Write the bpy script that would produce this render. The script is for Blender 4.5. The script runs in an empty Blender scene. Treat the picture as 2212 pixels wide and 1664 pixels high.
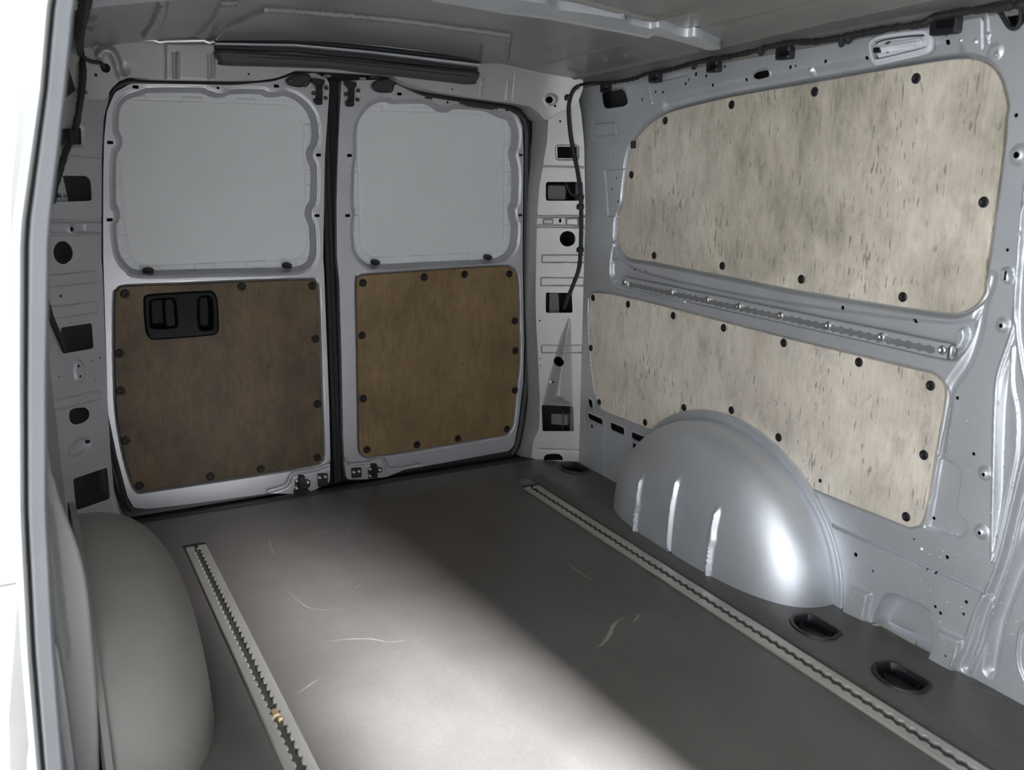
import bpy, math, random
import numpy as np
from mathutils import Vector, Matrix
from mathutils.geometry import delaunay_2d_cdt

random.seed(7)
rng = np.random.default_rng(7)
S = bpy.context.scene
COL = S.collection

# ------------------------------------------------------------------ camera
# cargo bay axes: x across the van (right wall +0.77), y towards the rear doors (doors at 0), z up from the load floor
FPX = 1999.5
CW, CH = 2212, 1664
CAM = np.array([-0.8324, -2.6936, 1.0143])
CF = np.array([0.45498323, 0.85694611, -0.24214382])
CR = np.array([0.88407753, -0.46728073, 0.0074586])
CU = np.array([0.10675753, 0.21746744, 0.9702117])
cd = bpy.data.cameras.new('camera')
cam = bpy.data.objects.new('camera', cd)
COL.objects.link(cam)
cd.sensor_fit = 'HORIZONTAL'
cd.sensor_width = 36.0
cd.lens = FPX / CW * 36.0
cd.clip_start = 0.02
M = Matrix.Identity(4)
for i in range(3):
    M[i][0], M[i][1], M[i][2], M[i][3] = CR[i], CU[i], -CF[i], CAM[i]
cam.matrix_world = M
cd.dof.use_dof = True
cd.dof.focus_distance = 2.5
cd.dof.aperture_fstop = 5.0
S.camera = cam

# ------------------------------------------------------------------ light
w = bpy.data.worlds.new('daylight')
S.world = w
w.use_nodes = True
nt = w.node_tree
bg = nt.nodes['Background']
bg.inputs[0].default_value = (0.93, 0.96, 1.0, 1)
bg.inputs[1].default_value = 6.2
# area lamp standing in for windscreen daylight, shaped by an added bulkhead window
ad = bpy.data.lights.new('windscreen_daylight', 'AREA')
ad.shape = 'RECTANGLE'
ad.size, ad.size_y = 0.20, 0.34
ad.energy = 2300.0
ad.color = (0.97, 0.985, 1.0)
ao = bpy.data.objects.new('windscreen_daylight', ad)
COL.objects.link(ao)
ao.location = (0.33, -4.46, 1.55)
ao.rotation_euler = (Vector((0.10, -2.86, 0.70)) - ao.location).to_track_quat('-Z', 'Y').to_euler()
S.view_settings.view_transform = 'Standard'
S.view_settings.look = 'None'
S.view_settings.gamma = 1.0
S.view_settings.use_curve_mapping = False
S.view_settings.exposure = 0.0

# ------------------------------------------------------------------ materials
def mat(name, col, rough=0.5, metal=0.0, spec=0.5, coat=0.0):
    m = bpy.data.materials.new(name)
    m.use_nodes = True
    b = m.node_tree.nodes['Principled BSDF']
    b.inputs['Base Color'].default_value = (*col, 1)
    b.inputs['Roughness'].default_value = rough
    b.inputs['Metallic'].default_value = metal
    b.inputs['Specular IOR Level'].default_value = spec
    b.inputs['Coat Weight'].default_value = coat
    b.inputs['Coat Roughness'].default_value = 0.15
    return m

def N(m, t, **kw):
    n = m.node_tree.nodes.new(t)
    for k, v in kw.items():
        setattr(n, k, v)
    return n

def L(m, a, b):
    m.node_tree.links.new(a, b)

def mapped(m, scale, rot=(0, 0, 0)):
    t = N(m, 'ShaderNodeTexCoord')
    mp = N(m, 'ShaderNodeMapping')
    mp.inputs['Scale'].default_value = scale
    mp.inputs['Rotation'].default_value = rot
    L(m, t.outputs['Object'], mp.inputs['Vector'])
    return mp.outputs['Vector']

def noise(m, vec, scale=1.0, detail=4, rough=0.55, dist=0.0):
    n = N(m, 'ShaderNodeTexNoise')
    n.inputs['Scale'].default_value = scale
    n.inputs['Detail'].default_value = detail
    n.inputs['Roughness'].default_value = rough
    n.inputs['Distortion'].default_value = dist
    L(m, vec, n.inputs['Vector'])
    return n.outputs['Fac']

def ramp(m, fac, stops):
    r = N(m, 'ShaderNodeValToRGB')
    e = r.color_ramp.elements
    while len(e) < len(stops):
        e.new(0.5)
    for q, (p, c) in zip(e, stops):
        q.position = p
        q.color = (*c, 1) if len(c) == 3 else c
    L(m, fac, r.inputs['Fac'])
    return r.outputs['Color']

def mixc(m, fac, a, b, mode='MIX'):
    n = N(m, 'ShaderNodeMix', data_type='RGBA', blend_type=mode)
    if isinstance(fac, (int, float)):
        n.inputs[0].default_value = fac
    else:
        L(m, fac, n.inputs[0])
    for s, v in ((6, a), (7, b)):
        if isinstance(v, tuple):
            n.inputs[s].default_value = (*v, 1)
        else:
            L(m, v, n.inputs[s])
    return n.outputs[2]

def bump(m, h, strength=0.2, dist=0.001):
    b = N(m, 'ShaderNodeBump')
    b.inputs['Strength'].default_value = strength
    b.inputs['Distance'].default_value = dist
    L(m, h, b.inputs['Height'])
    L(m, b.outputs['Normal'], m.node_tree.nodes['Principled BSDF'].inputs['Normal'])

def pb(m):
    return m.node_tree.nodes['Principled BSDF']

def painted(name, col, rough, metal, var=0.06):
    m = mat(name, col, rough, metal)
    v = mapped(m, (6, 6, 6))
    f = noise(m, v, 1.0, 5)
    a = tuple(c * (1 - var) for c in col)
    b = tuple(min(1, c * (1 + var)) for c in col)
    L(m, ramp(m, f, [(0.35, a), (0.65, b)]), pb(m).inputs['Base Color'])
    g = noise(m, mapped(m, (260, 260, 260)), 1.0, 2)
    bump(m, g, 0.05, 0.0004)
    f2 = noise(m, mapped(m, (9, 9, 22)), 1.0, 6)
    rr = ramp(m, f2, [(0.3, (rough - 0.012,) * 3), (0.75, (rough + 0.03,) * 3)])
    L(m, rr, pb(m).inputs['Roughness'])
    return m

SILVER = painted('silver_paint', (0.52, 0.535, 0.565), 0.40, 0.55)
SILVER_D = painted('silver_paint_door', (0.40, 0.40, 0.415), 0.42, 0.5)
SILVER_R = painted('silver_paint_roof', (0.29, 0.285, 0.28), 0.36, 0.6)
SILVER_A = painted('silver_paint_arch', (0.60, 0.62, 0.66), 0.42, 0.7)
PRIMER = painted('primer_paint', (0.42, 0.42, 0.435), 0.40, 0.3)  # faint blue cast of the light on the left pillar is in this tone
PRIMER_R = painted('primer_paint_dimmed', (0.37, 0.36, 0.35), 0.40, 0.3)  # darker copy of the primer, offsetting light from the open side door
POST = painted('silver_paint_shaded', (0.17, 0.175, 0.19), 0.45, 0.2)  # the silver paint, with the shade on the post put into the colour
FLANGE = painted('flange_paint_shaded', (0.24, 0.235, 0.23), 0.5, 0.1)  # darkened tone holds the low left flange in shade
INFILL = painted('infill_white', (0.56, 0.565, 0.575), 0.55, 0.0, 0.02)
ARCH_L = painted('arch_beige_shaded', (0.20, 0.19, 0.178), 0.5, 0.1)  # beige, with the shade of the near left corner in the colour
WHITE = painted('white_wall_paint', (0.86, 0.87, 0.86), 0.6, 0.0, 0.02)
ALU = painted('rail_aluminium', (0.46, 0.445, 0.415), 0.36, 0.6)
ALU_D = painted('rail_bed_aluminium', (0.055, 0.053, 0.05), 0.5, 0.4)
STEEL = mat('bright_zinc', (0.62, 0.62, 0.60), 0.25, 0.95)
BLACK = mat('black_plastic', (0.010, 0.010, 0.012), 0.42, 0, 0.35)
HOUSING = mat('handle_plastic', (0.004, 0.0045, 0.006), 0.5, 0, 0.10)
PINB = mat('brown_black_plastic', (0.013, 0.010, 0.008), 0.5, 0, 0.2)
RUBBER = mat('black_rubber', (0.012, 0.012, 0.013), 0.55)
TRIM = mat('dark_grey_trim', (0.045, 0.045, 0.046), 0.45)
CABLE = mat('cable_tape', (0.012, 0.012, 0.013), 0.65)
DARK = mat('cavity_paint', (0.10, 0.10, 0.105), 0.6, 0.2)
GREASE = mat('greased_metal', (0.05, 0.05, 0.05), 0.3, 0.6)
RBED = painted('wall_rail_bed', (0.27, 0.275, 0.285), 0.45, 0.6)
BRASS = mat('brass_fitting', (0.33, 0.245, 0.14), 0.5, 0.4)
SEALG = mat('grey_door_seal', (0.40, 0.41, 0.42), 0.5)
LENS = mat('lamp_lens', (0.86, 0.88, 0.93), 0.14)
pb(LENS).inputs['Transmission Weight'].default_value = 0.35
pb(LENS).inputs['IOR'].default_value = 1.45
BEZEL = mat('lamp_bezel', (0.52, 0.53, 0.57), 0.3)
DROP = mat('water', (0.60, 0.62, 0.66), 0.06)
pb(DROP).inputs['Transmission Weight'].default_value = 0.35
pb(DROP).inputs['IOR'].default_value = 1.33

def ply(name, axis, light, mid, dark, tick, tickamt, blot, fineamt=0.3):
    """birch ply: upright grain, grey mottling, short dark checks. axis = surface axis across the grain (0 x, 1 y)"""
    m = mat(name, mid, 0.6)
    def sc(a, g):
        return (a, a, g)
    fine = noise(m, mapped(m, sc(190, 12)), 1.0, 4, 0.6)
    mott = noise(m, mapped(m, sc(34, 15)), 1.0, 9, 0.68, 0.5)
    mid_ = noise(m, mapped(m, sc(8, 6)), 1.0, 6, 0.6, 0.8)
    big = noise(m, mapped(m, sc(2.8, 2.4)), 1.0, 5, 0.6, 0.4)
    mx = N(m, 'ShaderNodeMath', operation='MULTIPLY_ADD')
    L(m, mid_, mx.inputs[0]); mx.inputs[1].default_value = 0.9; L(m, mott, mx.inputs[2])
    dv_ = N(m, 'ShaderNodeMath', operation='MULTIPLY')
    L(m, mx.outputs[0], dv_.inputs[0]); dv_.inputs[1].default_value = 0.5
    c = ramp(m, dv_.outputs[0], [(0.33, dark), (0.45, mid), (0.56, light)])
    c2 = ramp(m, big, [(0.36, blot), (0.60, (1, 1, 1))])
    c = mixc(m, 0.9, c, c2, 'MULTIPLY')
    c = mixc(m, fineamt, c, ramp(m, fine, [(0.32, (0.62, 0.60, 0.57)), (0.56, (1, 1, 1))]), 'MULTIPLY')
    tk = noise(m, mapped(m, sc(150, 26)), 1.0, 2, 0.5)
    clus = noise(m, mapped(m, sc(10, 8)), 1.0, 4, 0.6)
    ad_ = N(m, 'ShaderNodeMath', operation='MULTIPLY_ADD')
    L(m, clus, ad_.inputs[0]); ad_.inputs[1].default_value = 0.45; L(m, tk, ad_.inputs[2])
    tm = ramp(m, ad_.outputs[0], [(tickamt, (0, 0, 0)), (min(1, tickamt + 0.05), (0.8, 0.8, 0.8))])
    c = mixc(m, tm, c, tick)
    L(m, c, pb(m).inputs['Base Color'])
    bump(m, fine, 0.12, 0.0006)
    return m

PLY_LIGHT = ply('weathered_birch', 1, (0.66, 0.60, 0.51), (0.55, 0.495, 0.415), (0.37, 0.335, 0.28), (0.20, 0.178, 0.15), 0.87, (0.60, 0.595, 0.575))
PLY_LIGHT2 = ply('weathered_birch_low', 1, (0.72, 0.655, 0.57), (0.64, 0.58, 0.50), (0.43, 0.395, 0.35), (0.22, 0.20, 0.18), 0.88, (0.68, 0.67, 0.65))
PLY_BROWN = ply('brown_oiled_ply', 0, (0.215, 0.143, 0.066), (0.18, 0.118, 0.053), (0.14, 0.09, 0.041), (0.075, 0.045, 0.022), 0.92, (0.66, 0.61, 0.55), .45)
PLY_DARK = ply('stained_brown_ply', 0, (0.135, 0.083, 0.036), (0.098, 0.061, 0.027), (0.064, 0.041, 0.02), (0.03, 0.019, 0.01), 0.92, (0.42, 0.40, 0.38), .45)

def floor_mat():
    m = mat('floor_board', (0.16, 0.15, 0.14), 0.4)
    f = noise(m, mapped(m, (420, 420, 420)), 1.0, 2, 0.7)
    g = noise(m, mapped(m, (3.2, 3.2, 3.2)), 1.0, 5, 0.6)
    c = ramp(m, g, [(0.35, (0.082, 0.076, 0.072)), (0.65, (0.104, 0.097, 0.092))])
    c = mixc(m, 0.5, c, ramp(m, f, [(0.32, (0.62, 0.62, 0.62)), (0.68, (1.15, 1.15, 1.15))]), 'MULTIPLY')
    pb(m).inputs['Specular IOR Level'].default_value = 0.35
    L(m, c, pb(m).inputs['Base Color'])
    L(m, ramp(m, noise(m, mapped(m, (5, 5, 5)), 1.0, 6, 0.65), [(0.3, (0.34,) * 3), (0.7, (0.46,) * 3)]), pb(m).inputs['Roughness'])
    bump(m, f, 0.18, 0.0006)
    return m
FLOOR = floor_mat()
SCUFF = mat('scuff_mark', (0.22, 0.205, 0.185), 0.6)
SCUFF2 = mat('scuff_mark_faint', (0.165, 0.152, 0.142), 0.5)
CONC = painted('pale_concrete', (0.55, 0.56, 0.54), 0.8, 0.0)

# ------------------------------------------------------------------ planes and tracing
def raydir(p):
    return CF + CR * (p[0] - CW / 2) / FPX - CU * (p[1] - CH / 2) / FPX

class Plane:
    """a real surface of the van: origin o, in-plane axes U,V, normal Nn into the bay, gentle bulge c(u,v)"""
    def __init__(s, o, V, Nn, c=None):
        s.o = np.array(o, float); s.V = np.array(V, float); s.N = np.array(Nn, float)
        s.N /= np.linalg.norm(s.N); s.V /= np.linalg.norm(s.V)
        s.U = np.cross(s.V, s.N); s.c = c
    def P(s, uv, h=0.0):
        uv = np.atleast_2d(np.asarray(uv, float))
        hh = np.zeros(len(uv)) + h
        if s.c is not None:
            hh = hh + s.c(uv[:, 0], uv[:, 1])
        return s.o + uv[:, :1] * s.U + uv[:, 1:2] * s.V + hh[:, None] * s.N
    def at(s, p, h=0.0):
        D = raydir(p)
        def uvt(t):
            q = CAM + t * D - s.o
            return q @ s.U, q @ s.V, q @ s.N
        if s.c is None:
            t = ((s.o + s.N * h - CAM) @ s.N) / (D @ s.N)
            return uvt(t)[:2]
        def g(t):
            u, v, k = uvt(t)
            return k - h - float(s.c(np.array([u]), np.array([v]))[0])
        t0 = 0.05
        g0 = g(t0)
        while t0 < 8:
            t1 = t0 + 0.04
            g1 = g(t1)
            if g0 * g1 <= 0:
                break
            t0, g0 = t1, g1
        for _ in range(40):
            tm = 0.5 * (t0 + t1)
            if g(tm) * g0 <= 0:
                t1 = tm
            else:
                t0 = tm
        return uvt(t0)[:2]
    def px(s, pts, h=0.0):
        return np.array([s.at(p, h) for p in pts])
    def uv(s, P):
        q = np.atleast_2d(P) - s.o
        return np.stack([q @ s.U, q @ s.V], 1)

def Z(ox, oy, k, pts):
    return [(ox + k * x, oy + k * y) for x, y in pts]

def crom(pts, n=6, closed=True):
    """Catmull-Rom through the points"""
    p = np.asarray(pts, float); m = len(p); out = []
    rngi = range(m) if closed else range(m - 1)
    for i in rngi:
        if closed:
            a, b, c, d = p[(i - 1) % m], p[i], p[(i + 1) % m], p[(i + 2) % m]
        else:
            a, b, c, d = p[max(i - 1, 0)], p[i], p[i + 1], p[min(i + 2, m - 1)]
        for j in range(n):
            t = j / n
            out.append(0.5 * ((2 * b) + (-a + c) * t + (2 * a - 5 * b + 4 * c - d) * t * t + (-a + 3 * b - 3 * c + d) * t ** 3))
    if not closed:
        out.append(p[-1])
    return np.array(out)

def rnd(pts, r, n=5):
    """polygon with rounded corners"""
    p = np.asarray(pts, float); m = len(p); out = []
    for i in range(m):
        a, b, c = p[i - 1], p[i], p[(i + 1) % m]
        d1, d2 = a - b, c - b
        l1, l2 = np.linalg.norm(d1), np.linalg.norm(d2)
        k = min(r, 0.48 * l1, 0.48 * l2)
        s, e = b + d1 / l1 * k, b + d2 / l2 * k
        for j in range(n + 1):
            t = j / n
            out.append((1 - t) ** 2 * s + 2 * t * (1 - t) * b + t * t * e)
    return np.array(out)

def area2(p):
    x, y = p[:, 0], p[:, 1]
    return 0.5 * np.sum(x * np.roll(y, -1) - y * np.roll(x, -1))

def ccw(p):
    p = np.asarray(p, float)
    return p if area2(p) > 0 else p[::-1]

def dedupe(p, eps=1e-5):
    q = [p[0]]
    for a in p[1:]:
        if np.hypot(*(a - q[-1])) > eps:
            q.append(a)
    if np.hypot(*(q[0] - q[-1])) < eps:
        q.pop()
    return np.array(q)

def offset(p, d):
    """grow (d>0) or shrink a closed contour along its normals"""
    p = ccw(p)
    e = np.roll(p, -1, 0) - np.roll(p, 1, 0)
    e /= np.maximum(np.linalg.norm(e, axis=1)[:, None], 1e-9)
    return p + d * np.stack([e[:, 1], -e[:, 0]], 1)

def resample(p, step, closed=True):
    p = np.asarray(p, float)
    q = np.vstack([p, p[:1]]) if closed else p
    s = np.concatenate([[0], np.cumsum(np.linalg.norm(np.diff(q, axis=0), axis=1))])
    n = max(3, int(round(s[-1] / step)))
    t = np.linspace(0, s[-1], n + 1)
    if closed:
        t = t[:-1]
    return np.stack([np.interp(t, s, q[:, i]) for i in range(q.shape[1])], 1)

def circle(c, r, n=14, ry=None, rot=0.0):
    ry = r if ry is None else ry
    a = np.linspace(0, 2 * math.pi, n, endpoint=False)
    x, y = r * np.cos(a), ry * np.sin(a)
    return np.stack([c[0] + x * math.cos(rot) - y * math.sin(rot), c[1] + x * math.sin(rot) + y * math.cos(rot)], 1)

def inside(pts, poly):
    x, y = pts[:, 0], pts[:, 1]
    res = np.zeros(len(pts), bool)
    bb = (x >= poly[:, 0].min()) & (x <= poly[:, 0].max()) & (y >= poly[:, 1].min()) & (y <= poly[:, 1].max())
    idx = np.where(bb)[0]
    if len(idx) == 0:
        return res
    px, py = x[idx], y[idx]
    r = np.zeros(len(idx), bool)
    q = np.roll(poly, -1, 0)
    for (x1, y1), (x2, y2) in zip(poly, q):
        if y1 == y2:
            continue
        c = ((y1 > py) != (y2 > py)) & (px < (x2 - x1) * (py - y1) / (y2 - y1) + x1)
        r ^= c
    res[idx] = r
    return res

def dist_poly(pts, poly, closed):
    q = np.roll(poly, -1, 0) if closed else poly[1:]
    a = poly if closed else poly[:-1]
    best = np.full(len(pts), 1e9)
    for s, e in zip(a, q):
        d = e - s
        l2 = d @ d
        if l2 < 1e-14:
            continue
        t = np.clip(((pts - s) @ d) / l2, 0, 1)
        v = pts - s - t[:, None] * d
        np.minimum(best, np.einsum('ij,ij->i', v, v), out=best)
    return np.sqrt(best)

def sstep(t):
    t = np.clip(t, 0, 1)
    return t * t * (3 - 2 * t)

def heights(pts, feats):
    h = np.zeros(len(pts))
    for f in feats:
        k, g = f[0], f[1]
        if k == 'dome':           # ('dome', centre, radius, depth, flat fraction)
            d = np.hypot(pts[:, 0] - g[0], pts[:, 1] - g[1])
            fl = f[4] if len(f) > 4 else 0.0
            h += f[3] * sstep((1 - d / f[2]) / (1 - fl))
            continue
        mrg = f[2] if k == 'line' else 0.002
        lo, hi = g.min(0) - mrg, g.max(0) + mrg
        ix = np.where((pts >= lo).all(1) & (pts <= hi).all(1))[0]
        if len(ix) == 0:
            continue
        sub = pts[ix]
        if k == 'in':             # ('in', contour, depth, ramp): pressed inside the contour
            ins = inside(sub, g)
            d = dist_poly(sub, g, True)
            h[ix] += np.where(ins, f[2] * sstep(d / f[3]), 0)
        elif k == 'line':         # ('line', path, half width, depth)
            d = dist_poly(sub, g, False)
            h[ix] += f[3] * sstep(1 - d / f[2])
    return h

def cdt(contours, extra):
    verts, edges = [], []
    for c in contours:
        b = len(verts)
        verts += [tuple(v) for v in c]
        edges += [(b + i, b + (i + 1) % len(c)) for i in range(len(c))]
    verts += [tuple(v) for v in extra]
    r = delaunay_2d_cdt([Vector(v) for v in verts], edges, [], 0, 1e-7)
    return np.array([(v.x, v.y) for v in r[0]]), np.array([tuple(f) for f in r[2]], int)

# ------------------------------------------------------------------ object helpers
WORLD = {}
def mk(name, verts, faces, m, parent=None, label=None, cat=None, group=None, kind=None, smooth=35, mats=None, fmat=None):
    nrm = getattr(verts, 'nrm', None)
    v = np.asarray(verts, float)
    lo, hi = v.min(0), v.max(0)
    org = np.array([(lo[0] + hi[0]) / 2, (lo[1] + hi[1]) / 2, lo[2]])
    me = bpy.data.meshes.new(name)
    me.from_pydata([tuple(x) for x in (v - org)], [], [tuple(int(i) for i in f) for f in faces])
    me.materials.append(m)
    if mats:
        for q in mats:
            me.materials.append(q)
        me.polygons.foreach_set('material_index', fmat)
    if smooth:
        me.polygons.foreach_set('use_smooth', [True] * len(me.polygons))
        me.set_sharp_from_angle(angle=math.radians(smooth))
    if nrm is not None and len(me.vertices) == len(v):
        cn = np.zeros((len(v), 3))
        cn[:len(nrm)] = nrm
        me.normals_split_custom_set_from_vertices([tuple(x) for x in cn])
    me.update()
    return link(name, me, org, parent, label, cat, group, kind)

def link(name, data, org, parent=None, label=None, cat=None, group=None, kind=None):
    o = bpy.data.objects.new(name, data)
    COL.objects.link(o)
    org = np.asarray(org, float)
    if parent is not None:
        o.parent = parent
        o.location = org - WORLD[parent.name]
    else:
        o.location = org
    WORLD[o.name] = org
    for k, x in (('label', label), ('category', cat), ('group', group), ('kind', kind)):
        if x:
            o[k] = x
    return o

def thing(name, org, label, cat, group=None, kind=None):
    return link(name, None, org, None, label, cat, group, kind)

class VA(np.ndarray):
    nrm = None

def join(*parts):
    V, F, b = [], [], 0
    for v, f in parts:
        V.append(np.asarray(v, float))
        F += [tuple(int(i) + b for i in q) for q in f]
        b += len(v)
    out = np.vstack(V).view(VA)
    out.nrm = getattr(parts[0][0], 'nrm', None)
    return out, F

def sheet(pl, outline, feats=(), holes=(), grid=0.005, lip=0.010, rim=0.012, coarse=8, h0=0.0, sag=None):
    """pressed sheet metal: height field over a plane, holes with turned-in lips, turned-back outer rim"""
    outline = dedupe(ccw(resample(ccw(outline), 0.012)))
    holes = [dedupe(ccw(np.asarray(q, float))) for q in holes]
    lo, hi = outline.min(0), outline.max(0)
    nu, nv = int((hi[0] - lo[0]) / grid) + 1, int((hi[1] - lo[1]) / grid) + 1
    gu, gv = np.meshgrid(lo[0] + grid * np.arange(nu), lo[1] + grid * np.arange(nv), indexing='ij')
    pts = np.stack([gu.ravel(), gv.ravel()], 1)
    h = heights(pts, feats).reshape(nu, nv)
    d2 = np.zeros((nu, nv))
    d2[1:-1, :] = np.maximum(d2[1:-1, :], np.abs(h[2:] - 2 * h[1:-1] + h[:-2]))
    d2[:, 1:-1] = np.maximum(d2[:, 1:-1], np.abs(h[:, 2:] - 2 * h[:, 1:-1] + h[:, :-2]))
    act = d2 > 3e-5
    e = act.copy()
    e[1:] |= act[:-1]; e[:-1] |= act[1:]; e[:, 1:] |= act[:, :-1]; e[:, :-1] |= act[:, 1:]
    e[::coarse, ::coarse] = True
    p = pts[e.ravel()]
    ex = []
    for q in feats:
        if q[0] == 'in':
            c = ccw(q[1])
            st = max(0.004, grid)
            for d in (0.0, -0.5 * q[3], -q[3]):
                ex.append(resample(offset(c, d), st))
        elif q[0] == 'line':
            c = resample(q[1], max(0.004, grid), False)
            T = np.gradient(c, axis=0)
            T /= np.maximum(np.linalg.norm(T, axis=1)[:, None], 1e-9)
            nn = np.stack([-T[:, 1], T[:, 0]], 1)
            for d in (-1, -.5, 0, .5, 1):
                ex.append(c + nn * d * q[2])
        else:
            for d in (.3, .6, .85, 1.0):
                ex.append(circle(q[1], q[2] * d, 18))
    if ex:
        p = np.vstack([p] + ex)
    p = p[inside(p, outline)]
    p = p[dist_poly(p, outline, True) > grid * 0.5]
    for q in holes:
        mlo, mhi = q.min(0) - grid, q.max(0) + grid
        near = (p >= mlo).all(1) & (p <= mhi).all(1)
        ix = np.where(near)[0]
        if len(ix):
            sub = p[ix]
            bad = inside(sub, q) | (dist_poly(sub, q, True) < grid * 0.45)
            keep = np.ones(len(p), bool); keep[ix[bad]] = False
            p = p[keep]
    p = p + rng.uniform(-1, 1, p.shape) * grid * 0.02
    v2, tri = cdt([outline] + holes, p)
    cen = v2[tri].mean(1)
    ok = inside(cen, outline)
    for q in holes:
        ok &= ~inside(cen, q)
    tri = tri[ok]
    hv = heights(v2, feats) + h0
    if sag is not None:
        hv = hv + sag(v2)
    front = pl.P(v2, hv).view(VA)
    ep = 0.0012
    def full(p):
        k = heights(p, feats)
        return k + (pl.c(p[:, 0], p[:, 1]) if pl.c is not None else 0.0)
    gu_ = (full(v2 + [ep, 0]) - full(v2 - [ep, 0])) / (2 * ep)
    gv_ = (full(v2 + [0, ep]) - full(v2 - [0, ep])) / (2 * ep)
    nr = pl.N - gu_[:, None] * pl.U - gv_[:, None] * pl.V
    front.nrm = nr / np.linalg.norm(nr, axis=1)[:, None]
    parts = [(front, [tuple(t) for t in tri])]
    for q, dep, rev in [(outline, rim, False)] + [(q, lip, True) for q in holes]:
        if dep <= 0:
            continue
        n = len(q)
        hq = heights(q, feats) + h0
        if sag is not None:
            hq = hq + sag(q)
        top, bot = pl.P(q, hq), pl.P(q, hq - dep)
        if rev:
            F = [(i, (i + 1) % n, n + (i + 1) % n, n + i) for i in range(n)]
        else:
            F = [((i + 1) % n, i, n + i, n + (i + 1) % n) for i in range(n)]
        parts.append((np.vstack([top, bot]), F))
    return join(*parts)

def slab(pl, outline, h0, h1, bev=0.0015, holes=(), hb=0.0, back=True):
    """a board of even thickness with an eased edge"""
    o = dedupe(ccw(np.asarray(outline, float)))
    holes = [dedupe(ccw(np.asarray(q, float))) for q in holes]
    inn = offset(o, -bev)
    n = len(o)
    rings = np.vstack([pl.P(o, h0), pl.P(o, h1 - bev), pl.P(inn, h1)])
    F = []
    for r in range(2):
        F += [(r * n + i, r * n + (i + 1) % n, (r + 1) * n + (i + 1) % n, (r + 1) * n + i) for i in range(n)]
    parts = [(rings, F)]
    big = [dedupe(offset(q, hb)) if hb else q for q in holes]
    v2, tri = cdt([inn] + big, [])
    cen = v2[tri].mean(1)
    ok = inside(cen, inn)
    for q in big:
        ok &= ~inside(cen, q)
    parts.append((pl.P(v2, h1), [tuple(t) for t in tri[ok]]))
    if back:
        parts.append((pl.P(v2, h0), [tuple(t[::-1]) for t in tri[ok]]))
    for q in holes:
        m_ = len(q)
        if hb:
            qb = offset(q, hb)
            parts.append((np.vstack([pl.P(qb, h1), pl.P(q, h1 - hb)]), [(i, (i + 1) % m_, m_ + (i + 1) % m_, m_ + i) for i in range(m_)]))
        parts.append((np.vstack([pl.P(q, h1 - hb), pl.P(q, h0)]), [(i, (i + 1) % m_, m_ + (i + 1) % m_, m_ + i) for i in range(m_)]))
    return join(*parts)

def tube(path, r, n=8, step=None, cap=True, wob=0.0):
    p = np.asarray(path, float)
    if step:
        p = resample(p, step, False)
    m_ = len(p)
    rr = np.full(m_, r) if np.isscalar(r) else np.interp(np.linspace(0, 1, m_), np.linspace(0, 1, len(r)), r)
    if wob:
        rr = rr * (1 + wob * rng.uniform(-1, 1, m_))
    T = np.gradient(p, axis=0)
    T /= np.maximum(np.linalg.norm(T, axis=1)[:, None], 1e-9)
    a = np.array([0, 0, 1.0]) if abs(T[0][2]) < 0.9 else np.array([1.0, 0, 0])
    V = []
    x = np.cross(T[0], a); x /= np.linalg.norm(x)
    for i in range(m_):
        x = x - T[i] * (x @ T[i]); x /= np.linalg.norm(x)
        y = np.cross(T[i], x)
        for k in range(n):
            g = 2 * math.pi * k / n
            V.append(p[i] + rr[i] * (math.cos(g) * x + math.sin(g) * y))
    F = [(i * n + k, i * n + (k + 1) % n, (i + 1) * n + (k + 1) % n, (i + 1) * n + k) for i in range(m_ - 1) for k in range(n)]
    if cap:
        F += [tuple(range(n - 1, -1, -1)), tuple((m_ - 1) * n + k for k in range(n))]
    return np.array(V), F

def lathe(prof, n=16, axis=(0, 0, 1), org=(0, 0, 0)):
    """profile (radius, height) turned about an axis through org"""
    ax = np.array(axis, float); ax /= np.linalg.norm(ax)
    a = np.array([0, 0, 1.0]) if abs(ax[2]) < 0.9 else np.array([1.0, 0, 0])
    x = np.cross(a, ax); x /= np.linalg.norm(x)
    y = np.cross(ax, x)
    V = []
    for r, h in prof:
        for k in range(n):
            g = 2 * math.pi * k / n
            V.append(np.array(org) + ax * h + r * (math.cos(g) * x + math.sin(g) * y))
    F = [(i * n + k, i * n + (k + 1) % n, (i + 1) * n + (k + 1) % n, (i + 1) * n + k) for i in range(len(prof) - 1) for k in range(n)]
    F.append(tuple((len(prof) - 1) * n + k for k in range(n)))
    return np.array(V), F

def bar(pl, uv, su, sv, h0, h1, bev=0.0015, rot=0.0):
    c = np.array([(-su, -sv), (su, -sv), (su, sv), (-su, sv)], float)
    cr, sr = math.cos(rot), math.sin(rot)
    c = np.stack([c[:, 0] * cr - c[:, 1] * sr, c[:, 0] * sr + c[:, 1] * cr], 1) + np.asarray(uv)
    return slab(pl, rnd(c, min(su, sv) * 0.35, 3), h0, h1, bev)

def grid_faces(nu, nv, flip=False):
    F = []
    for i in range(nu - 1):
        for j in range(nv - 1):
            q = (i * nv + j, (i + 1) * nv + j, (i + 1) * nv + j + 1, i * nv + j + 1)
            F.append(q[::-1] if flip else q)
    return F

def pin_mesh(name, r, m):
    """round plastic push pin: domed head with a sunk centre"""
    v, f = lathe([(r, -0.002), (r, 0.0012), (r * 0.86, 0.0026), (r * 0.5, 0.0033), (r * 0.40, 0.0021), (r * 0.12, 0.0021)], 16)
    me = bpy.data.meshes.new(name)
    me.from_pydata([tuple(x) for x in v], [], [tuple(q) for q in f])
    me.materials.append(m)
    me.polygons.foreach_set('use_smooth', [True] * len(me.polygons))
    me.update()
    return me

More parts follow.
